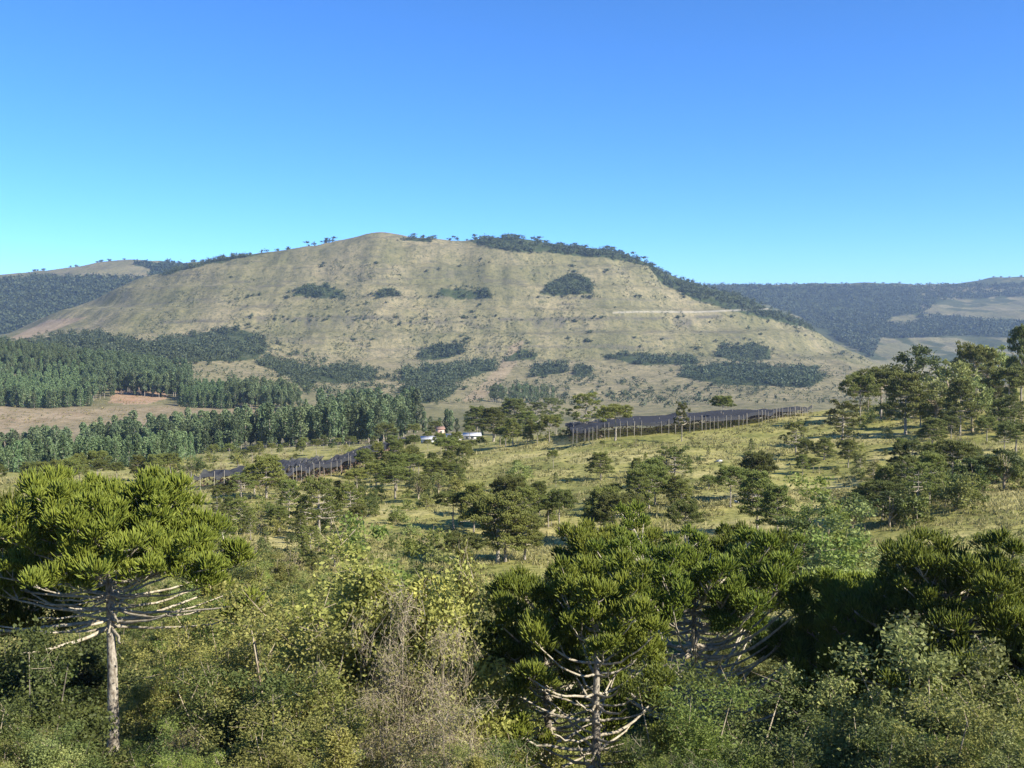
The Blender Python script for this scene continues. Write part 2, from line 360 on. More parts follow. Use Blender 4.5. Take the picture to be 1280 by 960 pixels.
def build_terrain():
    inner = np.arctan((np.arange(-330, 1611, 2.6) - 640) / F)
    outer = np.linspace(inner[-1], math.pi, 90)[1:]; outl = np.linspace(-math.pi, inner[0], 90)[:-1]
    th = np.concatenate([outl, inner, outer])
    d = np.concatenate([np.exp(np.linspace(math.log(1.0), math.log(1500), 720)), np.linspace(1500, 3100, 380)[1:],
                        np.exp(np.linspace(math.log(3100), math.log(6500), 240))[1:], np.exp(np.linspace(math.log(6500), math.log(30000), 40))[1:]])
    lim = math.radians(36); R = d[None] / np.cos(np.clip(th, -lim, lim))[:, None]
    X = R * np.sin(th)[:, None]; Y = R * np.cos(th)[:, None]
    Z = HT(X, Y); nt_, nd = X.shape
    V = np.stack([X, Y, Z], -1).reshape(-1, 3)
    i = (np.arange(nt_ - 1) * nd)[:, None]; j = np.arange(nd - 1)[None]
    Q = np.stack([i + j, i + nd + j, i + nd + j + 1, i + j + 1], -1).reshape(-1, 4)
    g = G().add(V, Q)
    cen = len(V)
    me = g.mesh('hillside_ground', terrain_mat(), smooth=True)
    px, py = proj(np.where(V[:, 1:2] > 1, V, np.array([[0, 1, 0.]])))
    D = V[:, 1]
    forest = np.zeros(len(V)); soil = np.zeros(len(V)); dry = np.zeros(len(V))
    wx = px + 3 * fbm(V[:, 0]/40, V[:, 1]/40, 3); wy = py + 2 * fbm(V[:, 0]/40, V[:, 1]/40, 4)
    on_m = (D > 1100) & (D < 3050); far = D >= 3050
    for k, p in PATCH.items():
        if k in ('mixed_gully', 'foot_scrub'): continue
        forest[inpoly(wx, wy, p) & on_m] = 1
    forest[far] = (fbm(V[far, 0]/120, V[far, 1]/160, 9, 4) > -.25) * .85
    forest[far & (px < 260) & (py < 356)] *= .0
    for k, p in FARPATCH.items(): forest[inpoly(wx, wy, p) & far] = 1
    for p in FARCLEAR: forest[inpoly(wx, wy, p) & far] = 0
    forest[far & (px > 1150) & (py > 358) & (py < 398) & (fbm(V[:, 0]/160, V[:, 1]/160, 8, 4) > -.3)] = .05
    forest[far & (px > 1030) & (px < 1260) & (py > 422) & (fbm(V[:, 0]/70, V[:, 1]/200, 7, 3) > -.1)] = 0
    forest[far & (px < 240) & (py < 352) & (px > 95) & inpoly(px, py, [(95, 344), (110, 335), (190, 338), (178, 349), (120, 349)])] = 0
    # cleared strip and red bank in the plantation valley
    band = sstep(690, 740, D) * (1 - sstep(880, 940, D)) * (px < 380)
    soil = np.maximum(soil, band * (.55 + .35 * fbm(V[:, 0]/30, V[:, 1]/50, 61)))
    bank = inpoly(px, py, [(136, 504), (142, 487), (170, 482), (214, 484), (209, 498), (180, 506)]) & (D > 700) & (D < 1200)
    soil[bank] = 1.25 + .3 * fbm(V[bank, 0]/9, V[bank, 1]/12, 62, 3)
    tr = inpoly(px, py, [(575, 502), (600, 482), (620, 462), (640, 430), (655, 425), (645, 455), (625, 480), (600, 502)]) & on_m
    soil[tr] = np.maximum(soil[tr], .5)
    sp = inpoly(px, py, [(10, 424), (60, 400), (110, 396), (70, 412), (30, 424)]) & on_m
    soil[sp] = .7
    dry = sstep(1050, 1350, D) * (1 - sstep(1950, 2100, D)) * .8
    a = me.color_attributes.new('cover', 'FLOAT_COLOR', 'POINT')
    a.data.foreach_set('color', np.stack([forest, np.clip(soil, 0, 2) / 2, dry, np.ones(len(V))], -1).astype(np.float32).ravel())
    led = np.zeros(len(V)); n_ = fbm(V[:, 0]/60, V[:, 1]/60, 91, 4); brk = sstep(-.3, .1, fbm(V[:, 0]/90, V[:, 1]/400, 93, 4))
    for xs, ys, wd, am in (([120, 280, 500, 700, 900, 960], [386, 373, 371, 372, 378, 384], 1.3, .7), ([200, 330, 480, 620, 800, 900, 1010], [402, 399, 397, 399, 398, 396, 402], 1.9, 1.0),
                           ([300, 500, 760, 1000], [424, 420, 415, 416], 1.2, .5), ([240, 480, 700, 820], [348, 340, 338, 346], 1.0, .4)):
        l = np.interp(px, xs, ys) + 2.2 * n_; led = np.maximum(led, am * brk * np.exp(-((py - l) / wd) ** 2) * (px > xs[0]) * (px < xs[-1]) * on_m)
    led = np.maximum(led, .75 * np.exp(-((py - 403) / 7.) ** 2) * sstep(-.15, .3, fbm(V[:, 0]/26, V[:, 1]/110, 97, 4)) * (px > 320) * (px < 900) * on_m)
    tk = np.exp(-((py - np.interp(px, [760, 800, 870, 960], [391, 389.5, 390, 386])) / 1.0) ** 2) * (px > 765) * (px < 965) * on_m
    a2 = me.color_attributes.new('ledge', 'FLOAT_COLOR', 'POINT')
    a2.data.foreach_set('color', np.stack([led, tk, 0 * led, np.ones(len(V))], -1).astype(np.float32).ravel())
    o = newobj('ground', me); tag(o, kind='structure')
    return o
def terrain_mat():
    m, nt, b = mat('terrain', .95); N = nt.nodes; L = nt.links
    b.inputs['Specular IOR Level'].default_value = .05
    geo = N.new('ShaderNodeNewGeometry'); at = N.new('ShaderNodeAttribute'); at.attribute_name = 'cover'
    sep = N.new('ShaderNodeSeparateColor'); L.new(at.outputs['Color'], sep.inputs[0])
    pos = N.new('ShaderNodeSeparateXYZ'); L.new(geo.outputs['Position'], pos.inputs[0])
    def noise(scale, detail=4, rough=.55, stretch=None, dist=0):
        n = N.new('ShaderNodeTexNoise'); n.inputs['Scale'].default_value = scale; n.inputs['Detail'].default_value = detail
        n.inputs['Roughness'].default_value = rough; n.inputs['Distortion'].default_value = dist
        if stretch:
            mp = N.new('ShaderNodeMapping'); mp.inputs['Scale'].default_value = stretch; L.new(geo.outputs['Position'], mp.inputs[0]); L.new(mp.outputs[0], n.inputs[0])
        else: L.new(geo.outputs['Position'], n.inputs[0])
        return n.outputs['Fac']
    def ramp(f, stops):
        r = N.new('ShaderNodeValToRGB'); e = r.color_ramp.elements
        e[0].position, e[0].color = stops[0][0], (*stops[0][1], 1); e[1].position, e[1].color = stops[-1][0], (*stops[-1][1], 1)
        for p, c in stops[1:-1]: x = e.new(p); x.color = (*c, 1)
        L.new(f, r.inputs[0]); return r.outputs[0]
    def mrange(f, a, bb, c=0, d=1):
        r = N.new('ShaderNodeMapRange'); r.inputs[1].default_value = a; r.inputs[2].default_value = bb; r.inputs[3].default_value = c; r.inputs[4].default_value = d
        L.new(f, r.inputs[0]); return r.outputs[0]
    def mix(f, a, bb, mode='MIX'):
        x = N.new('ShaderNodeMix'); x.data_type = 'RGBA'; x.blend_type = mode
        if isinstance(f, float): x.inputs[0].default_value = f
        else: L.new(f, x.inputs[0])
        for k, v in ((6, a), (7, bb)):
            if isinstance(v, tuple): x.inputs[k].default_value = (*v, 1)
            else: L.new(v, x.inputs[k])
        return x.outputs[2]
    def math_(op, a, bb):
        x = N.new('ShaderNodeMath'); x.operation = op
        for k, v in ((0, a), (1, bb)):
            if isinstance(v, (int, float)): x.inputs[k].default_value = v
            else: L.new(v, x.inputs[k])
        return x.outputs[0]
    # near pasture
    n1 = noise(.05, 5, .6); n2 = noise(.9, 5, .65); n3 = noise(6, 3, .6)
    past = ramp(n1, [(.36, (.21, .21, .065)), (.5, (.32, .295, .10)), (.62, (.43, .37, .16))])
    det = ramp(n2, [(.36, (.38, .42, .33)), (.48, (.92, .93, .9)), (.66, (1.25, 1.2, 1.15))])
    past = mix(1.0, past, det, 'MULTIPLY')
    past = mix(.6, past, ramp(n3, [(.3, (.6, .62, .55)), (.7, (1.25, 1.25, 1.2))]), 'MULTIPLY')
    # mountain grassland: horizontal ledges, downslope streaks, scrub speckle
    m1 = noise(.006, 6, .6); m2 = noise(.09, 7, .72); st = noise(.05, 6, .7, (1, .12, .2))
    mg = ramp(m1, [(.36, (.165, .155, .075)), (.5, (.215, .192, .10)), (.64, (.27, .23, .13))])
    mg = mix(.85, mg, ramp(m2, [(.36, (.5, .55, .52)), (.46, (.93, .94, .93)), (.62, (1.18, 1.14, 1.08))]), 'MULTIPLY')
    mg = mix(.8, mg, ramp(st, [(.36, (.68, .71, .72)), (.5, (1, 1, 1)), (.64, (1.15, 1.12, 1.08))]), 'MULTIPLY')
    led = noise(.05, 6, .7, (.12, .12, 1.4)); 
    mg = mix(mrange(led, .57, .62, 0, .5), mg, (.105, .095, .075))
    sc_ = noise(.11, 4, .75, None, .8)
    mg = mix(mrange(sc_, .555, .60, 0, .75), mg, (.06, .072, .035))
    drg = ramp(noise(.02, 5, .6), [(.35, (.21, .185, .09)), (.55, (.31, .26, .145)), (.7, (.36, .29, .18))])
    mg = mix(math_('MULTIPLY', sep.outputs[2], .7), mg, mix(.9, drg, ramp(m2, [(.4, (.4, .44, .4)), (.5, (1.0, 1.0, 1.0)), (.6, (1.2, 1.15, 1.1))]), 'MULTIPLY'))
    # two-scale blend by distance up the valley: the pasture ends where the orchard slope does
    col = mix(mrange(pos.outputs[1], 430, 620), past, mg)
    soilc = ramp(noise(.06, 5, .7), [(.35, (.25, .17, .105)), (.6, (.40, .30, .20))])
    soilr = (.42, .24, .135)
    s2 = math_('MULTIPLY', sep.outputs[1], 2.0)
    col = mix(mrange(s2, 0.0, .9, 0, .9), col, soilc)
    col = mix(mrange(s2, 1.0, 1.5, 0, .85), col, soilr)
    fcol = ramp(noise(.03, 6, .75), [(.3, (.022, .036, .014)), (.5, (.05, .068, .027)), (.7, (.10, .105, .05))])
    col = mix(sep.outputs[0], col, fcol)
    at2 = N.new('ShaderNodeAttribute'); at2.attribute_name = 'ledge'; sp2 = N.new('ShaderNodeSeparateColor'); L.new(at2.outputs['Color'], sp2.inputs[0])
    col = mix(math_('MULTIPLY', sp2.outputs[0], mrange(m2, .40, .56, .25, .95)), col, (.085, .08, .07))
    col = mix(math_('MULTIPLY', sp2.outputs[1], .8), col, (.42, .38, .29))
    scr = noise(.16, 5, .8, None, .6)
    col = mix(math_('MULTIPLY', mrange(scr, .56, .60, 0, .75), mrange(pos.outputs[1], 520, 800)), col, (.08, .09, .045))
    L.new(col, b.inputs['Base Color'])
    bp = N.new('ShaderNodeBump'); bp.inputs['Strength'].default_value = .5; bp.inputs['Distance'].default_value = .25
    L.new(n2, bp.inputs['Height'])
    bp2 = N.new('ShaderNodeBump'); bp2.inputs['Strength'].default_value = .45; bp2.inputs['Distance'].default_value = 5.0
    L.new(m2, bp2.inputs['Height']); L.new(bp.outputs[0], bp2.inputs['Normal'])
    bfac = mrange(pos.outputs[1], 800, 1500, 0, .5); L.new(bfac, bp2.inputs['Strength'])
    L.new(bp2.outputs[0], b.inputs['Normal'])
    return m
build_terrain()

# ------------------------------------------------------------------ araucaria builder
def tufts(g, C, rad, rng, nf=118, fr=.05, sides=4, prof=(.55, 1., .85, .12), low=-.3, bend=.3):
    """spiky round tufts of upswept rope-like branchlets, one at each centre"""
    n = len(C); rad = np.broadcast_to(rad, (n,))
    D = rng.normal(size=(n, nf, 3)); D = norm(D); D[..., 2] = np.where(D[..., 2] < low, -D[..., 2], D[..., 2]); D[..., 2] += .15; D = norm(D)
    L = rad[:, None] * rng.uniform(.22, .42, (n, nf))
    P = C[:, None] + D * (rad[:, None] * rng.uniform(.25, .78, (n, nf)))[..., None] + rng.normal(size=(n, nf, 3)) * rad[:, None, None] * .05
    D2 = norm(D + np.array([0, 0, .32]) + rng.normal(size=D.shape) * .22)
    fingers(g, P.reshape(-1, 3), D2.reshape(-1, 3), L.ravel(), fr * rng.uniform(.8, 1.25, n * nf), bend, sides, prof, rng)
def araucaria(seed, H, R, bf=.45, rise=(.1, .5), prof=(1.0, .35, 1.4), nwh=9, nbr=7, tuft=.62, tn=5, tstart=.62, nf=118, fr=.05,
              trad=.28, sides=8, tside=3, tprof=(.7, 1., .2), brad=.085, bare=0, spread=.2, lean=.0, sag=.06, topn=6, lowbare=0., lz=.22, lts=.88, barelen=.8):
    """returns trunk G, list of branch G, crown G; H height, R crown radius, bf crown base fraction"""
    rng = np.random.default_rng(seed)
    T = G(); BR = []; CR = G()
    zt = np.linspace(0, H * .97, 14)
    wob = np.cumsum(rng.normal(size=(14, 2)) * .035 * H / 12, axis=0); wob -= wob[0]
    tp = np.stack([wob[:, 0] + lean * zt / H, wob[:, 1], zt], 1)
    tr = trad * (1 - .72 * (zt / H) ** 1.2); tr[0] *= 1.25
    tube(T, tp, tr, sides)
    cen = []; crd = []
    for k in range(nwh):
        s = k / (nwh - 1)
        h = H * (bf + (.95 - bf) * s) + rng.normal() * .08
        Lk = R * (prof[0] + (prof[1] - prof[0]) * s ** prof[2])
        nb = nbr + rng.integers(-1, 2); a0 = rng.uniform(0, 6.28)
        c0 = np.array([np.interp(h, zt, tp[:, 0]), np.interp(h, zt, tp[:, 1]), h])
        for b in range(nb):
            a = a0 + b * 2 * math.pi / nb + rng.normal() * .16
            isbare = rng.random() < (bare if s > lz else max(bare, lowbare))
            toward = lowbare > 0 and s < lz and math.sin(a) < -.35
            isbare = isbare or toward
            L_ = Lk * rng.uniform(.66, 1.12) * (barelen if isbare else 1) * (.75 if toward else 1); rs = (rise[0] + (rise[1] - rise[0]) * s) + rng.normal() * .05
            t = np.linspace(0, 1, 8)
            side = rng.normal() * .08
            dx, dy = math.cos(a), math.sin(a)
            rr = L_ * t; zz = L_ * (rs * t ** 1.7 - sag * np.sin(t * math.pi))
            P = np.stack([c0[0] + dx * rr - dy * side * rr * t, c0[1] + dy * rr + dx * side * rr * t, c0[2] + zz], 1)
            P[1:-1] += rng.normal(size=(6, 3)) * .03
            g = G(); r0 = brad * (1 - .35 * s) * (.7 + .3 * L_ / R) * rng.uniform(.75, 1.2)
            tube(g, P, r0 * (1 - .62 * t), 5 if sides > 5 else 3)
            if isbare: BR.append(g); continue
            end = P[-1]; e1 = norm(P[-1] - P[-3]); perp = np.array([-dy, dx, 0])
            pts = [end + e1 * .05]
            low_ = lowbare > 0 and s < lz
            for q in range(tn - 1):
                tt = rng.uniform(lts if low_ else tstart - (.38 * s if tn > 5 else .2 * s), 1.0); bp = np.array([np.interp(tt, t, P[:, i]) for i in range(3)])
                sg = 1 if q % 2 else -1
                off = perp * sg * rng.uniform(.3, 1.0) * spread * R * (.5 + .5 * L_ / R) + e1 * rng.uniform(0, .1) * R + np.array([0, 0, rng.uniform(.0, .13) * R])
                pe = bp + off
                m = (bp + pe) / 2 + np.array([0, 0, -.05])
                tube(g, np.array([bp, m, pe]), np.array([r0 * .42, r0 * .36, r0 * .28]), 4 if sides > 5 else 3)
                pts.append(pe)
            BR.append(g)
            cen += pts; crd += list(tuft * rng.uniform(.7, 1.25, len(pts)))
    for q in range(topn):
        a = rng.uniform(0, 6.28); rr = R * .2 * rng.random() ** .5
        cen.append(np.array([tp[-1, 0] + rr * math.cos(a), tp[-1, 1] + rr * math.sin(a), H * .97 - rng.uniform(0, .3)])); crd.append(tuft)
    tufts(CR, np.array(cen), np.array(crd), rng, nf, fr, tside, tprof)
    return T, BR, CR
def at(px, Y):
    """ground point in the picture column px at distance Y"""
    X = (px - 640) / F * Y
    for _ in range(3):
        z = float(HTF(np.array([X]), np.array([float(Y)]))[0]); X = (px - 640) / F * (Y * math.cos(PITCH) - z * math.sin(PITCH))
    return X, Y, float(HT(np.array([X]), np.array([float(Y)]))[0])
def height_to(px, py_top, Y, z):
    return Y * float(elev(py_top)) - z
def fore_tree(px, Y, top, hw, label, seed, **kw):
    x, y, z = at(px, Y); H = height_to(px, top, Y, z) - .85; R = hw / F * Y
    T, BR, CR = araucaria(seed, H, R, **kw)
    over = np.concatenate(CR.V)[:, 2].max() - (H + 1.15)
    T, BR, CR = araucaria(seed, H - over, R, **kw)
    o = thing('araucaria_tree', label, 'araucaria tree', (x, y, z - .25), group='large araucarias in front')
    newobj('trunk', T.mesh('trunk', M['bark'], True), o)
    mg = BR
    if len(BR) > 95:                       # the smallest top branches hold together as one
        big, rest = BR[:92], BR[92:]
        for b in rest[1:]:
            n = rest[0].n
            for V in b.V: pass
            rest[0].add(np.concatenate(b.V), np.concatenate(b.Q))
        mg = big + [rest[0]]
        for i, b in enumerate(mg):
            ob = newobj('branch', b.mesh('branch', M['limb'], True), o)
            if i == len(mg) - 1: ob['kind'] = 'stuff'
    else:
        for b in mg: newobj('branch', b.mesh('branch', M['limb'], True), o)
    newobj('crown', CR.mesh('crown', M['arau']), o)
    return o
FT = [
 (142, 45, 583, 162, 'tall umbrella-crowned araucaria with a long bare pale trunk, standing foremost at the left', 1,
  dict(bf=.53, lz=.34, lts=.8, rise=(.05, .34), prof=(1.36, .5, .75), nwh=13, nbr=7, tuft=.66, tn=6, tstart=.66, nf=120, spread=.13, trad=.27, brad=.088, sag=.03, fr=.034, lowbare=.3)),
 (-30, 52, 612, 130, 'araucaria cut off by the left edge, crown touching the tall left araucaria from behind', 2,
  dict(bf=.5, rise=(.05, .45), nwh=8, nbr=7, tuft=.8, tn=5, nf=118, brad=.11, fr=.034)),
 (747, 40, 690, 128, 'cone-shaped araucaria with bare pale lower branches, its straight trunk at the bottom centre', 3,
  dict(bf=.16, rise=(.02, .75), prof=(1.05, .38, 1.3), nwh=13, nbr=5, tuft=.56, tn=4, tstart=.62, nf=118, spread=.15, trad=.24, brad=.095, bare=.12, lowbare=.32, lz=.5, lts=.8, fr=.031)),
 (686, 44, 702, 112, 'darker slim araucaria close behind the left side of the cone-shaped centre one', 4,
  dict(bf=.2, rise=(.02, .7), prof=(1.05, .5, 1.6), nwh=12, nbr=6, tuft=.62, tn=4, tstart=.6, nf=118, spread=.18, trad=.22, brad=.085, bare=.15, lowbare=.4, lz=.5, lts=.8, fr=.031)),
 (866, 57, 643, 132, 'wide flat-topped araucaria with a fan of long bare rising branches behind the centre tree', 5,
  dict(bf=.2, rise=(.30, .62), prof=(1.12, .8, 1.2), nwh=13, nbr=8, tuft=.74, tn=6, tstart=.76, nf=118, spread=.13, trad=.32, brad=.14, sag=.10, bare=.08, barelen=1.0, lowbare=.7, lz=.62, lts=.93, fr=.036)),
 (1186, 50, 660, 112, 'broad dense araucaria at the right with pale crooked branches showing in its crown', 6,
  dict(bf=.42, rise=(.0, .6), prof=(1.1, .6, 1.6), nwh=9, nbr=8, tuft=.72, tn=5, tstart=.6, nf=118, spread=.2, trad=.28, brad=.11, fr=.034)),
 (1068, 55, 708, 76, 'dark bushy araucaria in the shade between the flat-topped one and the broad right one', 7,
  dict(bf=.22, rise=(.02, .6), prof=(1.0, .45, 1.5), nwh=11, nbr=7, tuft=.7, tn=4, nf=118, spread=.2, brad=.09, fr=.034)),
 (1312, 47, 742, 95, 'dark araucaria cut off by the right edge, in front of the broad right one', 8,
  dict(bf=.25, rise=(.0, .6), prof=(1.0, .5, 1.5), nwh=10, nbr=7, tuft=.66, tn=4, nf=118, spread=.2, brad=.09, fr=.031)),
 (765, 72, 652, 84, 'flat crown of an araucaria behind the left shoulder of the wide flat-topped one', 9,
  dict(bf=.45, rise=(.1, .4), prof=(1.0, .6, 1.4), nwh=8, nbr=8, tuft=.85, tn=5, nf=118, spread=.18, brad=.11, fr=.04)),
 (935, 74, 655, 60, 'araucaria crown filling in behind the right half of the wide flat-topped one', 10,
  dict(bf=.5, rise=(.15, .4), prof=(1.0, .6, 1.4), nwh=7, nbr=7, tuft=.8, tn=5, nf=118, spread=.18, brad=.11, fr=.04)),
]
for px, Y, top, hw, label, seed, kw in FT: fore_tree(px, Y, top, hw, label, seed, **kw)

# ------------------------------------------------------------------ mid-distance araucarias (copied from a few models)
def combine(gs):
    r = G()
    for g in gs: r.add(np.concatenate(g.V), np.concatenate(g.Q))
    return r
def araumodel(seed, **kw):
    T, BR, CR = araucaria(seed, 8.0, kw.pop('R'), sides=6, tside=3, tprof=(.7, 1., .1), **kw)
    zm = np.concatenate(CR.V)[:, 2].max()
    return T.mesh('trunk', M['bark'], True), combine(BR).mesh('branches', M['limb'], True), CR.mesh('crown', M['arau_mid']), zm
ARM = {
 'flat': [araumodel(101, R=3.3, bf=.68, rise=(.1, .35), prof=(1, .6, 1.5), nwh=5, nbr=7, tuft=.62, tn=5, nf=40, fr=.06, trad=.2, brad=.07, spread=.2),
          araumodel(102, R=3.9, bf=.6, rise=(.12, .35), prof=(1, .55, 1.5), nwh=6, nbr=6, tuft=.66, tn=5, nf=40, fr=.06, trad=.2, brad=.08, spread=.2),
          araumodel(103, R=3.0, bf=.72, rise=(.15, .3), prof=(1, .7, 1.5), nwh=4, nbr=7, tuft=.6, tn=5, nf=40, fr=.06, trad=.17, brad=.06, spread=.22)],
 'round': [araumodel(104, R=2.7, bf=.42, rise=(.0, .55), prof=(1, .5, 1.8), nwh=7, nbr=6, tuft=.62, tn=4, nf=40, fr=.06, trad=.19, brad=.07, spread=.25),
           araumodel(105, R=3.2, bf=.35, rise=(.0, .5), prof=(1, .45, 1.6), nwh=8, nbr=6, tuft=.62, tn=4, nf=40, fr=.06, trad=.2, brad=.075, spread=.22)],
 'open': [araumodel(106, R=3.3, bf=.4, rise=(.05, .6), prof=(1, .5, 1.4), nwh=7, nbr=6, tuft=.55, tn=3, nf=40, fr=.06, trad=.2, brad=.085, bare=.25, spread=.16),
          araumodel(107, R=3.0, bf=.5, rise=(.1, .5), prof=(1, .6, 1.4), nwh=6, nbr=6, tuft=.6, tn=3, nf=40, fr=.06, trad=.2, brad=.085, bare=.15, spread=.18)],
 'young': [araumodel(108, R=1.5, bf=.3, rise=(.1, .6), prof=(1, .3, 1.2), nwh=9, nbr=5, tuft=.45, tn=2, nf=22, fr=.07, trad=.14, brad=.05, spread=.2)],
}
RNG = random.Random(7)
def mid_arau(p, H, kind, label, group, wide=None):
    mi = RNG.randrange(len(ARM[kind])); T, B, C, zm = ARM[kind][mi]
    s = H / zm; base_R = {'flat': 3.6, 'round': 3.1, 'open': 3.3, 'young': 1.7}[kind]
    w = s if wide is None else min(max(wide / base_R, .55 * s), 1.5 * s)
    o = thing('araucaria_tree', label, 'araucaria tree', (p[0], p[1], p[2] - .15), RNG.uniform(0, 6.28), (w, w, s), group)
    newobj('trunk', T, o); newobj('branches', B, o); newobj('crown', C, o)
    return o
MID = [  # column, base row, top row, half width, kind, label
 (280, 630, 603, 16, 'flat', 'small pale-trunked araucaria in front of the shaded corner of the left netting'),
 (301, 628, 590, 20, 'open', 'pale-trunked araucaria with drooping side branches at the dark end of the left netting'),
 (333, 624, 566, 28, 'round', 'tall full araucaria covering the gap between the two halves of the left netting'),
 (318, 618, 578, 20, 'round', 'dark araucaria just left of the tall full one in the gap of the left netting'),
 (399, 672, 594, 32, 'open', 'thin-trunked araucaria with white bare branches below the right end of the left netting'),
 (446, 616, 584, 24, 'flat', 'flat araucaria with a short bright trunk at the left of the dense hillside grove'),
 (349, 664, 630, 20, 'round', 'small round araucaria on the slope under the gap of the left netting'),
 (418, 708, 668, 29, 'open', 'low araucaria of round separate tufts above the yellowing shrubs'),
 (483, 556, 527, 15, 'flat', 'parasol-shaped araucaria standing alone left of the white houses'),
 (518, 553, 529, 12, 'flat', 'small parasol araucaria between the lone one and the white houses'),
 (545, 547, 525, 14, 'round', 'dark araucaria in front of the white houses'),
 (558, 578, 545, 22, 'flat', 'flat thin-trunked araucaria below the white houses'),
 (576, 573, 550, 15, 'flat', 'short araucaria just right of the flat one below the white houses'),
 (596, 546, 506, 22, 'round', 'dark araucaria at the left end of the crest grove'),
 (617, 552, 507, 24, 'round', 'tall dark-trunked araucaria in the crest grove'),
 (643, 545, 496, 24, 'round', 'highest spreading araucaria of the crest grove'),
 (632, 558, 531, 13, 'flat', 'little bright araucaria with a white trunk at the front of the crest grove'),
 (660, 545, 512, 20, 'round', 'rounded araucaria at the right part of the crest grove'),
 (689, 533, 496, 20, 'open', 'open-crowned araucaria between the crest grove and the orchard posts'),
 (670, 540, 501, 16, 'open', 'sparse araucaria leaning over the right end of the crest grove'),
 (733, 545, 489, 24, 'open', 'tall clumpy araucaria in front of the first orchard posts'),
 (769, 551, 504, 28, 'flat', 'wide flat araucaria with white bare lower branches in front of the orchard posts'),
 (852, 552, 500, 12, 'open', 'very thin tall pale tree with an almost bare top beside the orchard fence'),
 (751, 600, 563, 18, 'round', 'small rounded araucaria alone on the pasture with a dark shadow at its left'),
 (843, 612, 556, 36, 'open', 'spreading araucaria with long pale arms in the middle of the pasture'),
 (812, 628, 590, 30, 'round', 'dark araucaria low in front of the spreading pale-armed one'),
 (904, 533, 493, 18, 'flat', 'flat araucaria standing against the orchard posts'),
 (995, 570, 525, 19, 'open', 'slim araucaria with ragged crown on the open right pasture'),
 (1053, 556, 497, 27, 'open', 'clumpy araucaria in front of the long dark shadow on the right pasture'),
 (941, 622, 562, 21, 'round', 'left one of the two leaning-together thin-trunked araucarias on the pasture'),
 (953, 624, 561, 22, 'flat', 'right one of the two leaning-together thin-trunked araucarias on the pasture'),
 (930, 618, 591, 6, 'young', 'tiny stick-like araucaria beside the thin-trunked pair'),
 (886, 612, 592, 14, 'flat', 'small flat araucaria left of the thin-trunked pair'),
 (494, 624, 580, 36, 'flat', 'broad araucaria with a bright thick trunk in front of the hillside grove'),
 (470, 612, 576, 26, 'flat', 'flat araucaria at the left flank of the hillside grove'),
 (512, 606, 566, 28, 'flat', 'flat araucaria at the back of the hillside grove'),
 (541, 604, 572, 24, 'round', 'rounded araucaria at the right flank of the hillside grove'),
 (569, 608, 578, 24, 'round', 'small dark araucaria right of the hillside grove'),
 (567, 661, 612, 32, 'flat', 'dark-trunked parasol araucaria on the pasture right of the yellowing shrubs'),
 (622, 704, 610, 46, 'flat', 'wide double-storey araucaria behind the centre trees'),
 (632, 702, 628, 34, 'round', 'araucaria twin standing at the right of the wide double-storey one'),
 (656, 700, 640, 28, 'round', 'low araucaria between the double-storey one and the centre trees'),
 (575, 722, 664, 34, 'flat', 'low flat araucaria behind the yellow-leaved sapling'),
 (1132, 543, 462, 30, 'round', 'tall round-crowned araucaria with a bright trunk above the right pasture'),
 (1101, 525, 453, 30, 'flat', 'tall flat-topped araucaria with a forked trunk left of the bright-trunked one'),
 (1075, 530, 462, 24, 'flat', 'leftmost tall araucaria of the right hilltop grove'),
 (1216, 510, 424, 26, 'flat', 'high flat araucaria at the top of the right hilltop grove'),
 (1276, 512, 402, 20, 'round', 'very tall dark araucaria at the right edge, rising above the far hills'),
 (1260, 522, 454, 30, 'flat', 'flat araucaria with white bare branches near the right edge'),
 (1248, 536, 498, 16, 'open', 'small pale-stemmed araucaria under the white-branched one'),
 (1190, 607, 545, 26, 'flat', 'very flat araucaria on a long bare trunk at the right'),
 (1270, 570, 524, 24, 'flat', 'flat araucaria near the right edge above the dark thicket'),
 (1103, 650, 596, 28, 'flat', 'araucaria with a straight white trunk rising from the right thicket'),
 (1084, 646, 600, 24, 'round', 'dark araucaria left of the straight white trunk in the right thicket'),
 (1147, 618, 566, 28, 'open', 'araucaria with many bare arms behind the right thicket'),
 (1181, 634, 604, 16, 'open', 'small cross-shaped bare-armed araucaria at the edge of the right thicket'),
 (1230, 613, 566, 24, 'flat', 'flat araucaria on a bare pole-like trunk in front of the dark thicket'),
 (1030, 575, 545, 14, 'round', 'low dark araucaria below the long shadow on the right pasture'),
 (1165, 560, 520, 20, 'round', 'dark araucaria right of the bright-trunked one'),
 (1200, 545, 470, 22, 'round', 'dark araucaria in the middle of the right hilltop grove'),
]
mp = hit([m[0] for m in MID], [m[1] for m in MID], 60, 800)
for (px, base, top, hw, kind, label), p in zip(MID, mp):
    if not np.isfinite(p[0]): continue
    H = p[1] * float(elev(top)) - p[2]
    mid_arau(p, max(H, 2), kind, label, 'araucarias on the hillside', hw / F * p[1])
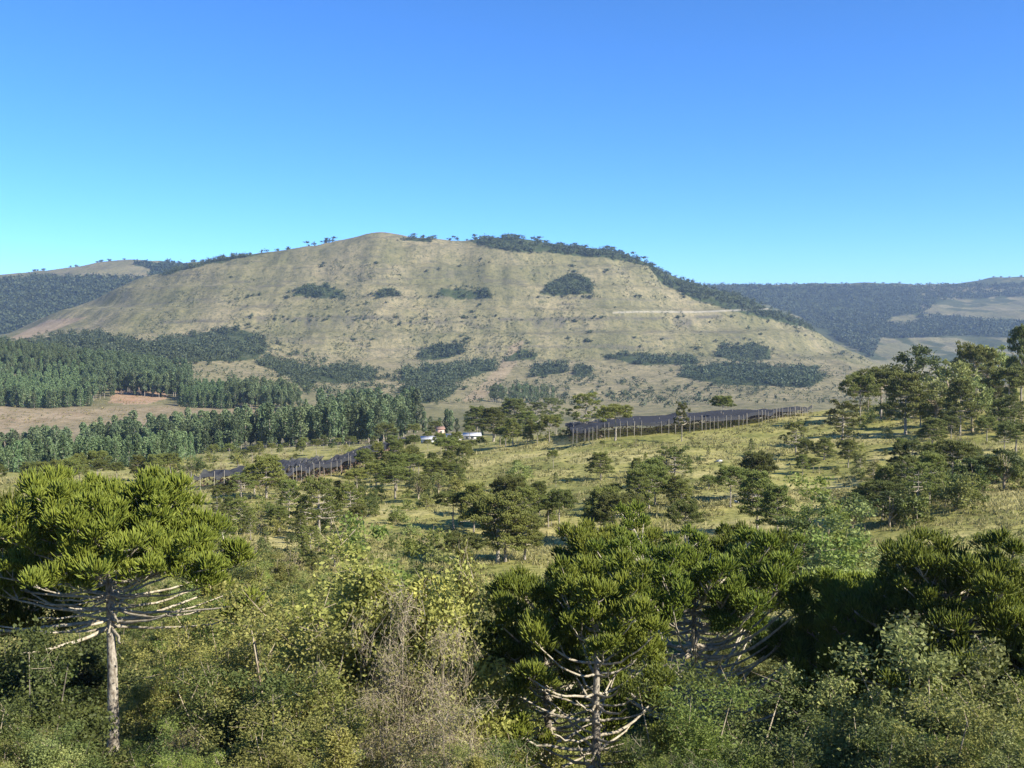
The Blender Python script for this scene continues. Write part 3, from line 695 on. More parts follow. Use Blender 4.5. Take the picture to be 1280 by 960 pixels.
# scattered unnamed ones, by region
def scatter(poly, n, seed, mind=0, tmin=60, tmax=900):
    r = np.random.default_rng(seed); P = np.array(poly); lo, hi = P.min(0), P.max(0); out = []
    while len(out) < n:
        q = r.uniform(lo, hi, (n * 4, 2)); q = q[inpoly(q[:, 0], q[:, 1], poly)]
        for a in q:
            if len(out) >= n: break
            if mind and out and min((a[0]-b[0])**2 + (2*(a[1]-b[1]))**2 for b in out) < mind**2 and r.random() < .8: continue
            out.append(a)
    o = np.array(out); h = hit(o[:, 0], o[:, 1], tmin, tmax); return h[np.isfinite(h[:, 0])]
REG = [
 ([(440, 595), (480, 565), (560, 560), (590, 585), (560, 612), (470, 618)], 26, (5, 8), ('flat', 'round'), 'araucaria packed into the dense grove on the left hillside', 'araucarias of the hillside grove'),
 ([(585, 545), (660, 532), (700, 536), (690, 556), (600, 560)], 12, (5, 9), ('round', 'flat'), 'dark araucaria packed into the crest grove right of the white houses', 'araucarias of the crest grove'),
 ([(480, 560), (600, 548), (600, 566), (500, 572)], 9, (4, 7), ('flat',), 'low araucaria on the slope below the white houses', 'araucarias below the houses'),
 ([(1050, 540), (1100, 500), (1280, 470), (1280, 545), (1160, 540)], 24, (6, 11), ('round', 'flat', 'open'), 'araucaria packed into the right hilltop grove', 'araucarias of the right hilltop grove'),
 ([(1060, 640), (1130, 590), (1280, 580), (1280, 610), (1110, 650)], 14, (4, 7), ('round', 'open'), 'dark araucaria inside the right thicket', 'araucarias of the right thicket'),
 ([(245, 575), (440, 556), (480, 560), (420, 566), (300, 580)], 20, (4, 7), ('flat', 'round'), 'low flat araucaria on the rough ground behind the left netting', 'araucarias behind the left netting'),
 ([(700, 690), (760, 640), (880, 620), (960, 640), (980, 690)], 14, (5, 8), ('round', 'flat'), 'araucaria crowded behind the wide flat-topped front tree', 'araucarias behind the flat-topped tree'),
 ([(300, 680), (420, 640), (440, 690), (360, 720)], 7, (3, 5), ('open', 'young'), 'young araucaria on the scrubby left slope', 'young araucarias on the left slope'),
 ([(-60, 603), (120, 596), (235, 590), (240, 606), (100, 612), (-60, 616)], 16, (5, 9), ('round', 'flat'), 'dark araucaria just beyond the crown of the tall left one', 'araucarias beyond the left front crown'),
 ([(250, 660), (330, 620), (430, 610), (460, 660), (400, 700), (280, 700)], 22, (3, 6.5), ('flat', 'round', 'open', 'young'), 'araucaria scattered on the slope under the left netting', 'araucarias under the left netting'),
 ([(600, 580), (760, 560), (960, 560), (960, 620), (700, 660), (600, 640)], 15, (2.2, 4.5), ('flat', 'open', 'young', 'round'), 'little araucaria dotted on the open middle pasture', 'little araucarias on the middle pasture'),
 ([(960, 560), (1280, 530), (1280, 590), (1000, 610)], 22, (3, 7), ('flat', 'open', 'round'), 'araucaria scattered on the rough right pasture', 'araucarias on the right pasture'),
 ([(540, 690), (600, 640), (720, 640), (700, 700)], 12, (4, 8), ('flat', 'round'), 'araucaria crowded behind the centre front trees', 'araucarias behind the centre trees'),
 ([(930, 512), (1000, 500), (1050, 505), (1045, 510), (950, 518)], 10, (6, 8), ('round', 'flat'), 'araucaria in the dark row behind the top end of the orchard', 'araucarias behind the orchard'),
]
for i, (poly, n, (h0, h1), kinds, lab, grp) in enumerate(REG):
    for p in scatter(poly, n, 300 + i, 9):
        mid_arau(p, RNG.uniform(h0, h1), RNG.choice(kinds), lab, grp)

# ------------------------------------------------------------------ shrubs and broadleaf trees
def bush(seed, H, R, ncl, nl, lsize, shape='dome', stems=14, twigs=0, srad=.03, spread=.22, leafy=1.0, lw=.55):
    rng = np.random.default_rng(seed); S = G(); Lf = G()
    if shape == 'dome':
        a = rng.uniform(0, 6.28, ncl); u = rng.uniform(0, 1, ncl) ** .55; v = rng.uniform(.12, 1, ncl)
        rr = R * u * np.sqrt(np.clip(1 - (v - .35).clip(0) ** 2 / .44, .02, 1)); C = np.stack([rr * np.cos(a), rr * np.sin(a), v * H * (1 - .35 * (u ** 2)) * .93], 1)
        C[:, 2] *= rng.uniform(.72, 1.1, ncl); k = max(3, ncl // 9); C[:k, 2] = H * rng.uniform(.85, 1.18, k); C[:k, :2] *= .8
    elif shape == 'cone':
        a = rng.uniform(0, 6.28, ncl); v = rng.uniform(.05, 1, ncl) ** .9; rr = R * (1.05 - v) * rng.uniform(.4, 1, ncl)
        C = np.stack([rr * np.cos(a), rr * np.sin(a), v * H * .96], 1)
    else:   # tree: leafy upper part on a visible trunk
        a = rng.uniform(0, 6.28, ncl); ph = np.arccos(rng.uniform(-.75, 1, ncl)); q = rng.uniform(.5, 1, ncl)
        C = np.stack([R * q * np.sin(ph) * np.cos(a), R * q * np.sin(ph) * np.sin(a), H * .62 + H * .36 * q * np.cos(ph)], 1)
    cs = (R * spread) * rng.uniform(.6, 1.3, ncl)
    n = int(nl * leafy); idx = rng.integers(0, ncl, n)
    P = C[idx] + rng.normal(size=(n, 3)) * (cs[idx] * .5)[:, None] * np.array([1, 1, .75]); P[:, 2] = np.abs(P[:, 2])
    if n: leaves(Lf, P, lsize * rng.uniform(.6, 1.4, n), rng, lw, .5)
    sel = rng.permutation(ncl)[:stems]
    for k in sel:
        b0 = np.array([rng.normal() * .06 * R, rng.normal() * .06 * R, 0.]) if shape != 'tree' else np.array([0, 0, H * rng.uniform(.2, .4)])
        m = b0 * .5 + C[k] * .5 + np.array([0, 0, -.08 * H]) * (shape != 'tree') + rng.normal(size=3) * .05 * R
        tube(S, np.array([b0, b0 * .7 + m * .3, m, m * .5 + C[k] * .5, C[k]]), srad * np.array([1, .9, .7, .5, .25]), 4)
    if shape == 'tree': tube(S, np.array([[0, 0, -.1], [.05, 0, H * .3], [0, .05, H * .55]]), srad * np.array([2.4, 2, 1.2]), 6)
    if twigs:
        idx = rng.integers(0, ncl, twigs); D = norm(rng.normal(size=(twigs, 3)) + np.array([0, 0, .9]))
        fingers(S, C[idx] + rng.normal(size=(twigs, 3)) * (cs[idx] * .3)[:, None] - D * .2, D, rng.uniform(.3, .9, twigs) * R * .45, srad * .28, .1, 3, (1, .8, .2), rng)
    return S, Lf
def bushmodel(seed, leaf, wood, **kw):
    S, Lf = bush(seed, **kw); return S.mesh('stems', wood, True), Lf.mesh('foliage', leaf)
NB = {   # near shrub models, about 3 m high
 'olive': [bushmodel(201, M['olive'], M['twig'], H=3, R=1.7, ncl=70, nl=24000, lsize=.066, stems=16, twigs=160),
           bushmodel(202, M['olive'], M['twig'], H=3, R=1.5, ncl=50, nl=20000, lsize=.064, stems=16, twigs=200, spread=.26)],
 'yellow': [bushmodel(203, M['yellow'], M['twig'], H=3, R=1.4, ncl=60, nl=24000, lsize=.066, stems=30, twigs=420, srad=.022, spread=.27),
            bushmodel(204, M['yellow'], M['twig'], H=3, R=1.1, ncl=44, nl=18000, lsize=.066, shape='cone', stems=26, twigs=320, srad=.022)],
 'dark': [bushmodel(205, M['dark'], M['twigd'], H=3, R=1.7, ncl=60, nl=17000, lsize=.088, stems=12, twigs=60),
          bushmodel(206, M['dark'], M['twig'], H=3, R=1.9, ncl=46, nl=18000, lsize=.066, stems=26, twigs=160, srad=.035, spread=.26)],
 'grey': [bushmodel(207, M['grey'], M['twig'], H=3, R=1.3, ncl=60, nl=17000, lsize=.08, stems=14, twigs=80, spread=.26),
          bushmodel(208, M['grey'], M['twig'], H=3, R=1.1, ncl=50, nl=20000, lsize=.064, shape='cone', stems=14, twigs=80, spread=.3)],
 'bright': [bushmodel(209, M['bright'], M['twig'], H=3, R=1.7, ncl=70, nl=17000, lsize=.088, stems=12, twigs=60, lw=.35),
            bushmodel(210, M['bright'], M['twig'], H=3, R=1.5, ncl=50, nl=19000, lsize=.07, stems=12, twigs=60, lw=.3)],
 'bare': [bushmodel(211, M['dry'], M['twig'], H=3, R=1.5, ncl=90, nl=8000, lsize=.055, stems=46, twigs=1500, srad=.02, spread=.27),
          bushmodel(212, M['dry'], M['twig'], H=3, R=1.3, ncl=80, nl=8500, lsize=.055, stems=40, twigs=1200, srad=.018, spread=.27)],
}
NBF = {k: [bushmodel(240 + 2 * i + j, M[{'bare': 'dry'}.get(k, k)], M['twig'], H=3, R=1.6, ncl=44, nl=(8000 if k != 'bare' else 2600), lsize=.105, stems=12 if k != 'bare' else 40, twigs=40 if k != 'bare' else 500, spread=.21) for j in (0, 1)] for i, k in enumerate(NB)}
def near_bush(px, Y, top, kind, label, wide=1.0, group='shrubs on the near slope', dz=0.0):
    x, y, z = at(px, Y); H = max(height_to(px, top, Y, z), .8); s = H / 3.0
    S, Lf = (NBF if Y > 55 else NB)[kind][RNG.randrange(2)]
    o = thing('shrub', label, 'shrub', (x, y, z - .1 * s + dz), RNG.uniform(0, 6.28), (s * wide, s * wide, s), group)
    newobj('stems', S, o); newobj('foliage', Lf, o); return o
KN = {'olive': 'olive-green leafy shrub', 'yellow': 'yellowing thin-leaved shrub', 'dark': 'dark green dense shrub', 'grey': 'grey-green soft shrub',
      'bright': 'fresh green feathery shrub', 'bare': 'leafless tan twiggy shrub'}
NEAR = [  # column, distance, top row, kind, width factor, label
 (50, 38, 808, 'dark', 1.05, 'dark green shrub with grey forked stems, left of the tall bare trunk'),
 (0, 33, 858, 'dark', 1.0, 'dusky shrub in the lower left corner'),
 (25, 52, 770, 'dark', 1.2, 'shaded shrub under the crown of the left araucaria'),
 (95, 55, 765, 'dark', 1.3, 'deep green shrub in the shade behind the tall left trunk'),
 (185, 31, 935, 'bright', 1.1, 'bright feathery shrub at the foot of the tall left araucaria'),
 (240, 30, 930, 'bright', 1.4, 'bright feathery shrub on the bottom edge right of the tall left trunk'),
 (60, 28, 930, 'dry_olive', 1.2, 'greyish tangled shrub on the bottom edge at the left'),
 (225, 50, 812, 'olive', 1.3, 'olive shrub just right of the tall left araucaria trunk'),
 (265, 42, 845, 'dark', 1.2, 'round dark-leaved shrub with a bare stem below the olive slope'),
 (330, 44, 770, 'olive', 1.2, 'pale olive shrub left of the yellowing clump'),
 (300, 52, 790, 'olive', 1.3, 'light olive shrub in the middle of the left slope'),
 (380, 40, 800, 'olive', 1.2, 'leafy olive shrub at the left foot of the yellowing clump'),
 (430, 46, 715, 'yellow', 1.2, 'tall yellowing shrub at the top left of the yellowing clump'),
 (470, 44, 700, 'yellow', 1.1, 'highest pale yellow shrub of the yellowing clump'),
 (540, 45, 708, 'yellow', 1.1, 'yellow-leaved shrub at the right end of the yellowing clump'),
 (578, 42, 745, 'yellow', .9, 'slim yellow-leaved shrub beside the dark centre araucarias'),
 (580, 46, 668, 'yellow', .42, 'thin yellow-leaved sapling sticking up left of the centre araucarias'),
 (505, 38, 778, 'bare', .8, 'large leafless shrub of tan twigs in front of the yellowing clump'),
 (552, 37, 822, 'bare', .7, 'leafless twiggy shrub left of the centre araucaria branches'),
 (480, 33, 862, 'bare', 1.0, 'low tan twiggy shrub near the bottom centre'),
 (560, 31, 880, 'bare', 1.3, 'brown twiggy shrub on the bottom edge under the centre branches'),
 (410, 34, 860, 'yellow', 1.3, 'yellow-olive shrub in front of the left end of the twiggy ones'),
 (425, 29, 905, 'yellow', 1.4, 'bright leafy yellow-green shrub on the bottom edge'),
 (330, 31, 900, 'olive', 1.3, 'shady olive shrub on the bottom edge left of the yellow-green one'),
 (350, 37, 860, 'dark', 1.1, 'dark shrub in a hollow of the lower slope'),
 (845, 38, 862, 'bright', 1.0, 'fresh green shrub right of the centre araucaria trunk'),
 (880, 35, 880, 'bright', 1.2, 'fresh green shrub at the bottom between centre and right trees'),
 (640, 34, 935, 'dark', 1.1, 'dark shrub on the bottom edge under the centre araucarias'),
 (815, 32, 940, 'bright', 1.0, 'leafy green shrub on the bottom edge right of the centre trunk'),
 (1040, 38, 870, 'grey', 1.1, 'small grey-green shrub in front of the deep shade'),
 (1085, 36, 880, 'grey', 1.0, 'grey-green shrub left of the tall soft grey-green one'),
 (1150, 36, 815, 'grey', 1.15, 'tall soft grey-green shrub in front of the broad right araucaria'),
 (1205, 37, 825, 'grey', 1.15, 'rounded grey-green shrub right of the tall soft one'),
 (1250, 34, 870, 'olive', 1.2, 'olive shrub in the lower right corner'),
 (1190, 31, 890, 'olive', 1.3, 'olive shrub on the bottom edge at the right'),
 (1120, 30, 925, 'dark', 1.4, 'dark low shrub on the bottom edge at the right'),
 (1270, 29, 925, 'grey', 1.3, 'grey-green shrub cut by the lower right corner'),
 (980, 33, 925, 'dark', 1.5, 'dark shrub in the shade at the bottom between centre and right'),
 (920, 42, 870, 'dark', 1.4, 'dark shrub in the deep shade below the flat-topped araucaria'),
 (1060, 80, 650, 'grey', 1.15, 'large grey-green bush behind the broad right araucaria'),
 (1030, 100, 610, 'bright', 1.2, 'yellow-green rounded bush above the grey-green one'),
 (1075, 72, 690, 'bright', 1.1, 'fresh green bush between the grey-green one and the broad right araucaria'),
 (1000, 95, 640, 'dark', 1.3, 'dark shrub left of the yellow-green rounded bush'),
 (480, 70, 678, 'bright', 1.1, 'fresh green bush behind the yellowing clump'),
 (505, 75, 690, 'bright', 1.2, 'second green bush behind the yellowing clump, nearer the centre trees'),
]
for px, Y, top, kind, wd, label in NEAR:
    near_bush(px, Y, top, 'grey' if kind == 'dry_olive' else kind, label, wd)
# further shrubs over the near slope
rs = np.random.default_rng(77)
def infill(cols, Ys, n, kinds, hr, seed, lab, grp):
    r = np.random.default_rng(seed)
    for _ in range(n):
        px = r.uniform(*cols); Y = r.uniform(*Ys)
        if 95 < px < 205 and Y < 47: px += 130
        if 680 < px < 810 and Y < 42: px += 150
        x, y, z = at(px, Y); k = kinds[r.integers(0, len(kinds))]; s = r.uniform(*hr) / 3
        if 885 < px < 1090 and Y < 50: k = 'dark'; s *= .6
        S, Lf = (NBF if Y > 50 else NB)[k][r.integers(0, 2)]
        o = thing('shrub', '%s %s' % (KN[k], lab), 'shrub', (x, y, z - .1 * s), r.uniform(0, 6.28), (s * r.uniform(1, 1.4),) * 2 + (s,), '%ss %s' % (KN[k], grp))
        newobj('stems', S, o); newobj('foliage', Lf, o)
infill((170, 600), (46, 66), 46, ['olive', 'olive', 'olive', 'dark', 'bright', 'yellow'], (1.3, 2.8), 1, 'packed on the middle of the left slope', 'on the middle of the left slope')
infill((-60, 620), (27, 45), 34, ['olive', 'dark', 'olive', 'grey', 'yellow', 'bare'], (1.2, 2.4), 2, 'packed on the lowest part of the left slope', 'on the lowest part of the left slope')
infill((620, 1350), (27, 45), 22, ['dark', 'dark', 'grey', 'olive', 'bright'], (1.2, 2.6), 3, 'packed under the centre and right front trees', 'under the front trees')
infill((620, 1350), (46, 74), 40, ['dark', 'dark', 'olive', 'grey'], (1.6, 3.4), 4, 'filling the slope behind the right front trees', 'behind the right front trees')
infill((150, 600), (62, 100), 70, ['olive', 'bright', 'dark', 'olive', 'grey'], (1.2, 3.2), 5, 'on the scrubby slope above the yellowing clump', 'on the scrubby slope above the yellowing clump')

# mid-distance shrubs: single light meshes with stems and leaves in one
def midbush(seed, leaf, wood, **kw):
    S, Lf = bush(seed, **kw); g = G(); g.add(np.concatenate(S.V), np.concatenate(S.Q), m=1); g.add(np.concatenate(Lf.V), np.concatenate(Lf.Q), m=0)
    return g.mesh('bush', [leaf, wood])
MB = {
 'olive': [midbush(221, M['olive'], M['twig'], H=2.5, R=1.7, ncl=30, nl=1500, lsize=.2, stems=8)],
 'dark': [midbush(222, M['dark'], M['twigd'], H=2.5, R=1.8, ncl=30, nl=1700, lsize=.2, stems=5), midbush(223, M['arau_mid'], M['twig'], H=2.5, R=1.7, ncl=24, nl=1500, lsize=.2, stems=8)],
 'grey': [midbush(224, M['grey'], M['twig'], H=2.5, R=1.5, ncl=30, nl=1500, lsize=.18, stems=9, twigs=60)],
 'dry': [midbush(225, M['dry'], M['twig'], H=2.5, R=1.6, ncl=24, nl=700, lsize=.16, stems=16, twigs=120, srad=.04)],
 'tree': [midbush(226, M['dark'], M['twig'], H=7, R=2.8, ncl=40, nl=2600, lsize=.32, shape='tree', stems=14, srad=.08),
          midbush(227, M['grey'], M['twig'], H=7, R=2.6, ncl=40, nl=2600, lsize=.3, shape='tree', stems=16, srad=.08)],
}
def midshrub(p, H, kind, label, grp, name='bush', cat='bush', wide=1.0):
    me = RNG.choice(MB[kind]); h0 = 7 if kind == 'tree' else 2.5
    o = newobj(name, me); s = H / h0; o.location = (p[0], p[1], p[2] - .08); o.rotation_euler = (0, 0, RNG.uniform(0, 6.28)); w = s * wide * RNG.uniform(.9, 1.25)
    o.scale = (w, w, s); return tag(o, label, cat, grp)
NT = [  # broadleaf trees that can be told apart
 (1145, 500, 431, 1.15, 0, 'round dark broadleaf tree rising above the hilltop grove'),
 (1190, 522, 448, 1.1, 1, 'grey-green broadleaf tree inside the right hilltop grove'),
 (1240, 505, 430, 1.1, 1, 'pale broadleaf tree near the top of the right hilltop grove'),
 (1170, 532, 470, 1.1, 1, 'olive broadleaf tree right of the bright-trunked araucaria'),
 (1215, 540, 470, 1.0, 1, 'light broadleaf tree below the high flat araucaria'),
 (649, 614, 577, 1.3, 1, 'grey rounded tree alone on the upper pasture'),
 (523, 628, 590, 1.2, 1, 'pale olive broadleaf tree at the right front of the hillside grove'),
 (548, 618, 590, 1.2, 1, 'grey-leaved broadleaf tree at the right end of the hillside grove'),
 (1112, 660, 612, 1.2, 0, 'dark broadleaf tree in the right thicket'),
 (1065, 668, 615, 1.2, 0, 'dark broadleaf tree at the left end of the right thicket'),
 (1255, 612, 560, 1.3, 0, 'dark broadleaf tree in the thicket near the right edge'),
 (1215, 615, 572, 1.3, 0, 'dark broadleaf tree behind the pole-like trunk at the right'),
]
hp = hit([m[0] for m in NT], [m[1] for m in NT], 60, 800)
for (px, b_, t_, wd, vi, label), p in zip(NT, hp):
    H = p[1] * float(elev(t_)) - p[2]; o = newobj('broadleaf_tree', MB['tree'][vi]); s = max(H, 3) / 7
    o.location = tuple(p - np.array([0, 0, .1])); o.rotation_euler = (0, 0, RNG.uniform(0, 6.28)); o.scale = (s * wd, s * wd, s)
    tag(o, label, 'broadleaf tree', 'broadleaf trees on the hillside')
SREG = [
 ([(150, 592), (300, 572), (470, 554), (470, 566), (300, 586), (150, 600)], 34, (2.2, 5), ('dark', 'olive', 'dark', 'dry'), 'on the rough ground behind the left netting'),
 ([(240, 640), (420, 600), (480, 640), (560, 690), (350, 720), (250, 700)], 80, (.8, 2.6), ('olive', 'dark', 'dark', 'dry', 'grey'), 'on the slope under the left netting'),
 ([(440, 600), (590, 570), (600, 620), (520, 640), (440, 640)], 26, (1.5, 3.5), ('dark', 'grey', 'olive'), 'around the foot of the hillside grove'),
 ([(170, 760), (300, 700), (560, 690), (600, 720), (560, 760), (300, 790)], 44, (.9, 2.2), ('olive', 'dark', 'olive', 'grey', 'dry'), 'between the shrubs of the upper left slope'),
 ([(600, 560), (900, 545), (980, 560), (960, 620), (700, 640), (640, 620)], 26, (.7, 1.9), ('olive', 'dry', 'grey', 'dark'), 'dotted over the open middle pasture'),
 ([(960, 570), (1100, 540), (1280, 545), (1280, 600), (1050, 610)], 42, (.8, 2.8), ('dry', 'dark', 'olive', 'grey'), 'on the rough right pasture'),
 ([(1050, 650), (1130, 600), (1280, 585), (1280, 615), (1130, 660)], 36, (2, 4), ('dark', 'dark', 'grey', 'olive'), 'in the right thicket'),
 ([(1040, 545), (1100, 500), (1280, 470), (1280, 540)], 46, (2, 5), ('dark', 'grey', 'olive'), 'under the right hilltop grove'),
 ([(590, 560), (590, 540), (700, 535), (720, 548)], 18, (1.5, 3), ('dark', 'olive'), 'under the crest grove'),
]
SN = {'olive': 'olive bush', 'dark': 'dark green bush', 'dry': 'dry brownish bush', 'grey': 'grey-green bush'}
for i, (poly, n, (h0, h1), kinds, lab) in enumerate(SREG):
    for p in scatter(poly, n, 500 + i, 6):
        k = RNG.choice(kinds); midshrub(p, RNG.uniform(h0, h1), k, SN[k] + ' ' + lab, SN[k] + 'es ' + lab)

# ------------------------------------------------------------------ grass and herbs
def ground_cover():
    r = np.random.default_rng(5); g = G()
    n = 46000; th = np.arctan((r.uniform(-120, 1400, n) - 640) / F); Y = np.exp(r.uniform(math.log(62), math.log(330), n)); X = Y * np.tan(th)
    dens = fbm(X/9, Y/9, 71, 3); k = dens > -.12 + .25 * r.random(n); X, Y = X[k], Y[k]; n = len(X); Z = HT(X, Y)
    nb = 5; s = (.16 + Y / 900) * r.uniform(.6, 1.5, n)
    C = np.stack([X, Y, Z], 1)[:, None] + r.normal(size=(n, nb, 3)) * np.array([.22, .22, 0]) * (1 + Y / 200)[:, None, None]
    D = norm(r.normal(size=(n, nb, 3)) * np.array([.6, .6, .2]) + np.array([0, 0, 1.])); A = norm(np.cross(D, r.normal(size=(n, nb, 3))))
    w = (s * .28)[:, None, None]; S = s[:, None, None] * r.uniform(.7, 1.3, (n, nb, 1)) * 1.3
    V = np.stack([C - A * w - np.array([0, 0, .05]), C + A * w - np.array([0, 0, .05]), C + D * S], 2).reshape(-1, 3)
    g.add(V, None, np.arange(len(V)).reshape(-1, 3))
    tag(newobj('grass', g.mesh('grass', M['grass'])), 'dry yellow-green tussock grass over the whole hillside pasture', 'grass', kind='stuff')
    g = G(); n = 26000
    px = r.uniform(-160, 1440, n); Y = np.exp(r.uniform(math.log(24), math.log(105), n)); X = (px - 640) / F * Y * 1.02; Z = HT(X, Y)
    nb = 12; C = np.stack([X, Y, Z], 1)[:, None] + r.normal(size=(n, nb, 3)) * np.array([.3, .3, .12]) + np.array([0, 0, .25])
    leaves(g, C.reshape(-1, 3), np.repeat(.10 + Y * .0028, nb) * r.uniform(.5, 1.3, n * nb), r, .35, .4)
    tag(newobj('undergrowth', g.mesh('undergrowth', M['fern'])), 'low herbs and ferns covering the near slope between the shrubs', 'undergrowth', kind='stuff')
ground_cover()
M['bracken'] = leafmat('bracken_leaves', (.07, .08, .025), (.18, .17, .055), (.32, .27, .12), trans=.25, scale=.2, objv=0)
def bracken():
    r = np.random.default_rng(15); g = G(); n = 9000; px = r.uniform(-80, 1380, n); Y = np.exp(r.uniform(math.log(85), math.log(335), n)); X = (px - 640) / F * Y
    k = fbm(X/16, Y/16, 171, 3) + .35 * fbm(X/4, Y/4, 172, 2) > .08; X, Y = X[k], Y[k]; n = len(X); Z = HT(X, Y); nb = 22; s = r.uniform(.2, .75, n)
    C = np.stack([X, Y, Z], 1)[:, None] + r.normal(size=(n, nb, 3)) * (s[:, None, None] * np.array([.6, .6, .2])) + np.array([0, 0, 1.]) * (s[:, None, None] * .35)
    leaves(g, C.reshape(-1, 3), np.repeat(.14 + Y * .0008, nb) * r.uniform(.6, 1.4, n * nb), r, .45, .5)
    tag(newobj('bracken', g.mesh('bracken', M['bracken'])), 'dark low bracken and tussock clumps speckling the hillside pasture', 'bracken', kind='stuff')
bracken()

# ------------------------------------------------------------------ plantation in the valley
def plant(seed, leaf, H, R, bf, nl, ls, trunkR, shape):
    rng = np.random.default_rng(seed); g = G(); n = nl
    v = rng.uniform(0, 1, n)
    if shape == 'cone': rr = 1.1 * R * (1.04 - v) ** .5 * (.85 + .25 * np.sin(v * 11 + seed))
    else: rr = R * np.sqrt(np.clip(1 - (2 * v - 1) ** 2, .05, 1)) * (.8 + .35 * np.sin(v * 13 + seed))
    a = rng.uniform(0, 6.28, n); q = rng.uniform(.45, 1, n)
    z = H * (bf + (1 - bf) * v); C = np.stack([rr * q * np.cos(a), rr * q * np.sin(a), z], 1)
    leaves(g, C, ls * rng.uniform(.6, 1.4, n), rng, .6, .3, m=0)
    tube(g, np.array([[0, 0, -.5], [.1, 0, H * .5], [0, 0, H * .93]]), trunkR * np.array([1, .75, .2]), 5, m=1)
    return g
PL = {
 'euc': [plant(i, None, 24, 3.4 + .4 * (i % 2), [.06, .22, .14][i % 3], 1300, 1.05, .22, 'oval') for i in (1, 2, 3, 4)],
 'pine': [plant(i, None, 17, 3.2, .04, 900, 1.0, .2, 'cone') for i in (11, 12, 13)],
}
PLM = {'euc': [g.mesh('eucalyptus_tree', [M['euc'], M['paletrunk']]) for g in PL['euc']], 'pine': [g.mesh('pine_tree', [M['pine'], M['paletrunk']]) for g in PL['pine']]}
SINGLE = [('euc', 'eucalyptus_tree', 'eucalyptus tree'), ('pine', 'pine_tree', 'pine tree')]
def belt(name, kind, pts, n, hr, seed, label, group, wood_label=None, n_stuff=0, depth=0, jit=0):
    """n single trees along the front of a belt given by (column, distance) points; n_stuff more behind them as one wood"""
    r = np.random.default_rng(seed); u = np.array([p[0] for p in pts]); d = np.array([p[1] for p in pts]); nm = dict((a, (b, c)) for a, b, c in SINGLE)[kind]
    for i in range(n):
        px = u[0] + (u[-1] - u[0]) * (i + r.uniform(-.4, .4)) / max(n - 1, 1); Y = np.interp(px, u, d) + r.uniform(0, jit) ; x, y, z = at(px, Y)
        o = newobj(nm[0], PLM[kind][r.integers(0, len(PLM[kind]))]); hh = r.uniform(*hr) / (24 if kind == 'euc' else 17); w = hh * r.uniform(.85, 1.25)
        o.location = (x, y, z - .3); o.rotation_euler = (0, 0, r.uniform(0, 6.28)); o.scale = (w, w, hh); tag(o, label, nm[1], group)
    if n_stuff:
        g = G(); src = PL[kind]
        for i in range(n_stuff):
            px = r.uniform(u[0], u[-1]); Y = np.interp(px, u, d) + jit + r.uniform(0, depth); x, y, z = at(px, Y)
            s = src[r.integers(0, len(src))]; hh = r.uniform(*hr) / (24 if kind == 'euc' else 17); a = r.uniform(0, 6.28); w = hh * r.uniform(.85, 1.25)
            V = np.concatenate(s.V); c_, s_ = math.cos(a), math.sin(a)
            V2 = np.stack([(V[:, 0] * c_ - V[:, 1] * s_) * w + x, (V[:, 0] * s_ + V[:, 1] * c_) * w + y, V[:, 2] * hh + z - .3], 1)
            qm = np.concatenate(s.qm); Q = np.concatenate(s.Q)
            g.add(V2, Q[qm == 0], m=0); g.Q.append(Q[qm == 1] + g.n - len(V2)); g.qm.append(np.full((qm == 1).sum(), 1))
        tag(newobj('plantation_wood', g.mesh('plantation_wood', [M[kind], M['paletrunk']])), wood_label, 'wood', kind='stuff')
belt('a', 'euc', [(105, 560), (200, 555), (330, 545), (420, 545), (505, 560)], 84, (17, 26), 1, 'eucalyptus in the front row of the long lower plantation belt', 'eucalyptus of the lower belt',
     'rear rows of the long lower eucalyptus belt in the valley', 120, 70, 30)
belt('b', 'euc', [(400, 690), (450, 680), (520, 700)], 22, (22, 30), 2, 'eucalyptus in the raised stand behind the right end of the lower belt', 'eucalyptus of the raised stand',
     'rear of the raised eucalyptus stand above the lower belt', 40, 80, 14)
belt('c', 'euc', [(-70, 540), (20, 545), (85, 560)], 22, (18, 27), 3, 'eucalyptus in the stand at the far left of the valley floor', 'eucalyptus of the left valley stand', 'rear of the left valley eucalyptus stand', 44, 60, 14)
belt('d', 'pine', [(-60, 500), (100, 515), (290, 520)], 34, (9, 13), 4, 'short bright pine on the valley floor in front of the lower belt', 'short pines of the valley floor')
belt('d2', 'pine', [(-80, 395), (100, 400), (236, 410)], 26, (10, 14), 14, 'young pine in the lowest rows beyond the tall left araucaria', 'young pines beyond the left araucaria', 'close rows of young pines beyond the tall left araucaria', 110, 80, 10)
belt('e', 'pine', [(-60, 905), (60, 880), (110, 900)], 34, (15, 19), 5, 'bright pine in the front row of the upper plantation at the left', 'pines of the upper plantation',
     'close rows of bright pines filling the upper plantation', 330, 260, 14)
belt('f', 'euc', [(105, 930), (150, 985), (230, 975), (240, 950)], 26, (20, 26), 6, 'pale-trunked tree above the red earth bank of the upper plantation', 'trees above the red bank',
     'tall rows behind the red earth bank', 260, 200, 14)
belt('g', 'pine', [(225, 900), (290, 890)], 16, (14, 17), 7, 'bright green pine right of the red earth bank', 'pines right of the red bank', 'bright pines right of the red earth bank, rear rows', 90, 130, 14)
belt('h', 'euc', [(285, 900), (372, 880)], 18, (18, 24), 8, 'dark eucalyptus at the right end of the upper plantation', 'eucalyptus at the right end of the upper plantation',
     'dark eucalyptus stand at the right end of the upper plantation', 60, 90, 14)
belt('i', 'euc', [(-80, 1060), (0, 1050), (110, 1090)], 16, (18, 22), 9, 'olive-topped tree on the knoll above the upper plantation', 'trees of the left knoll', 'mixed trees on the left knoll above the upper plantation', 230, 130, 20)
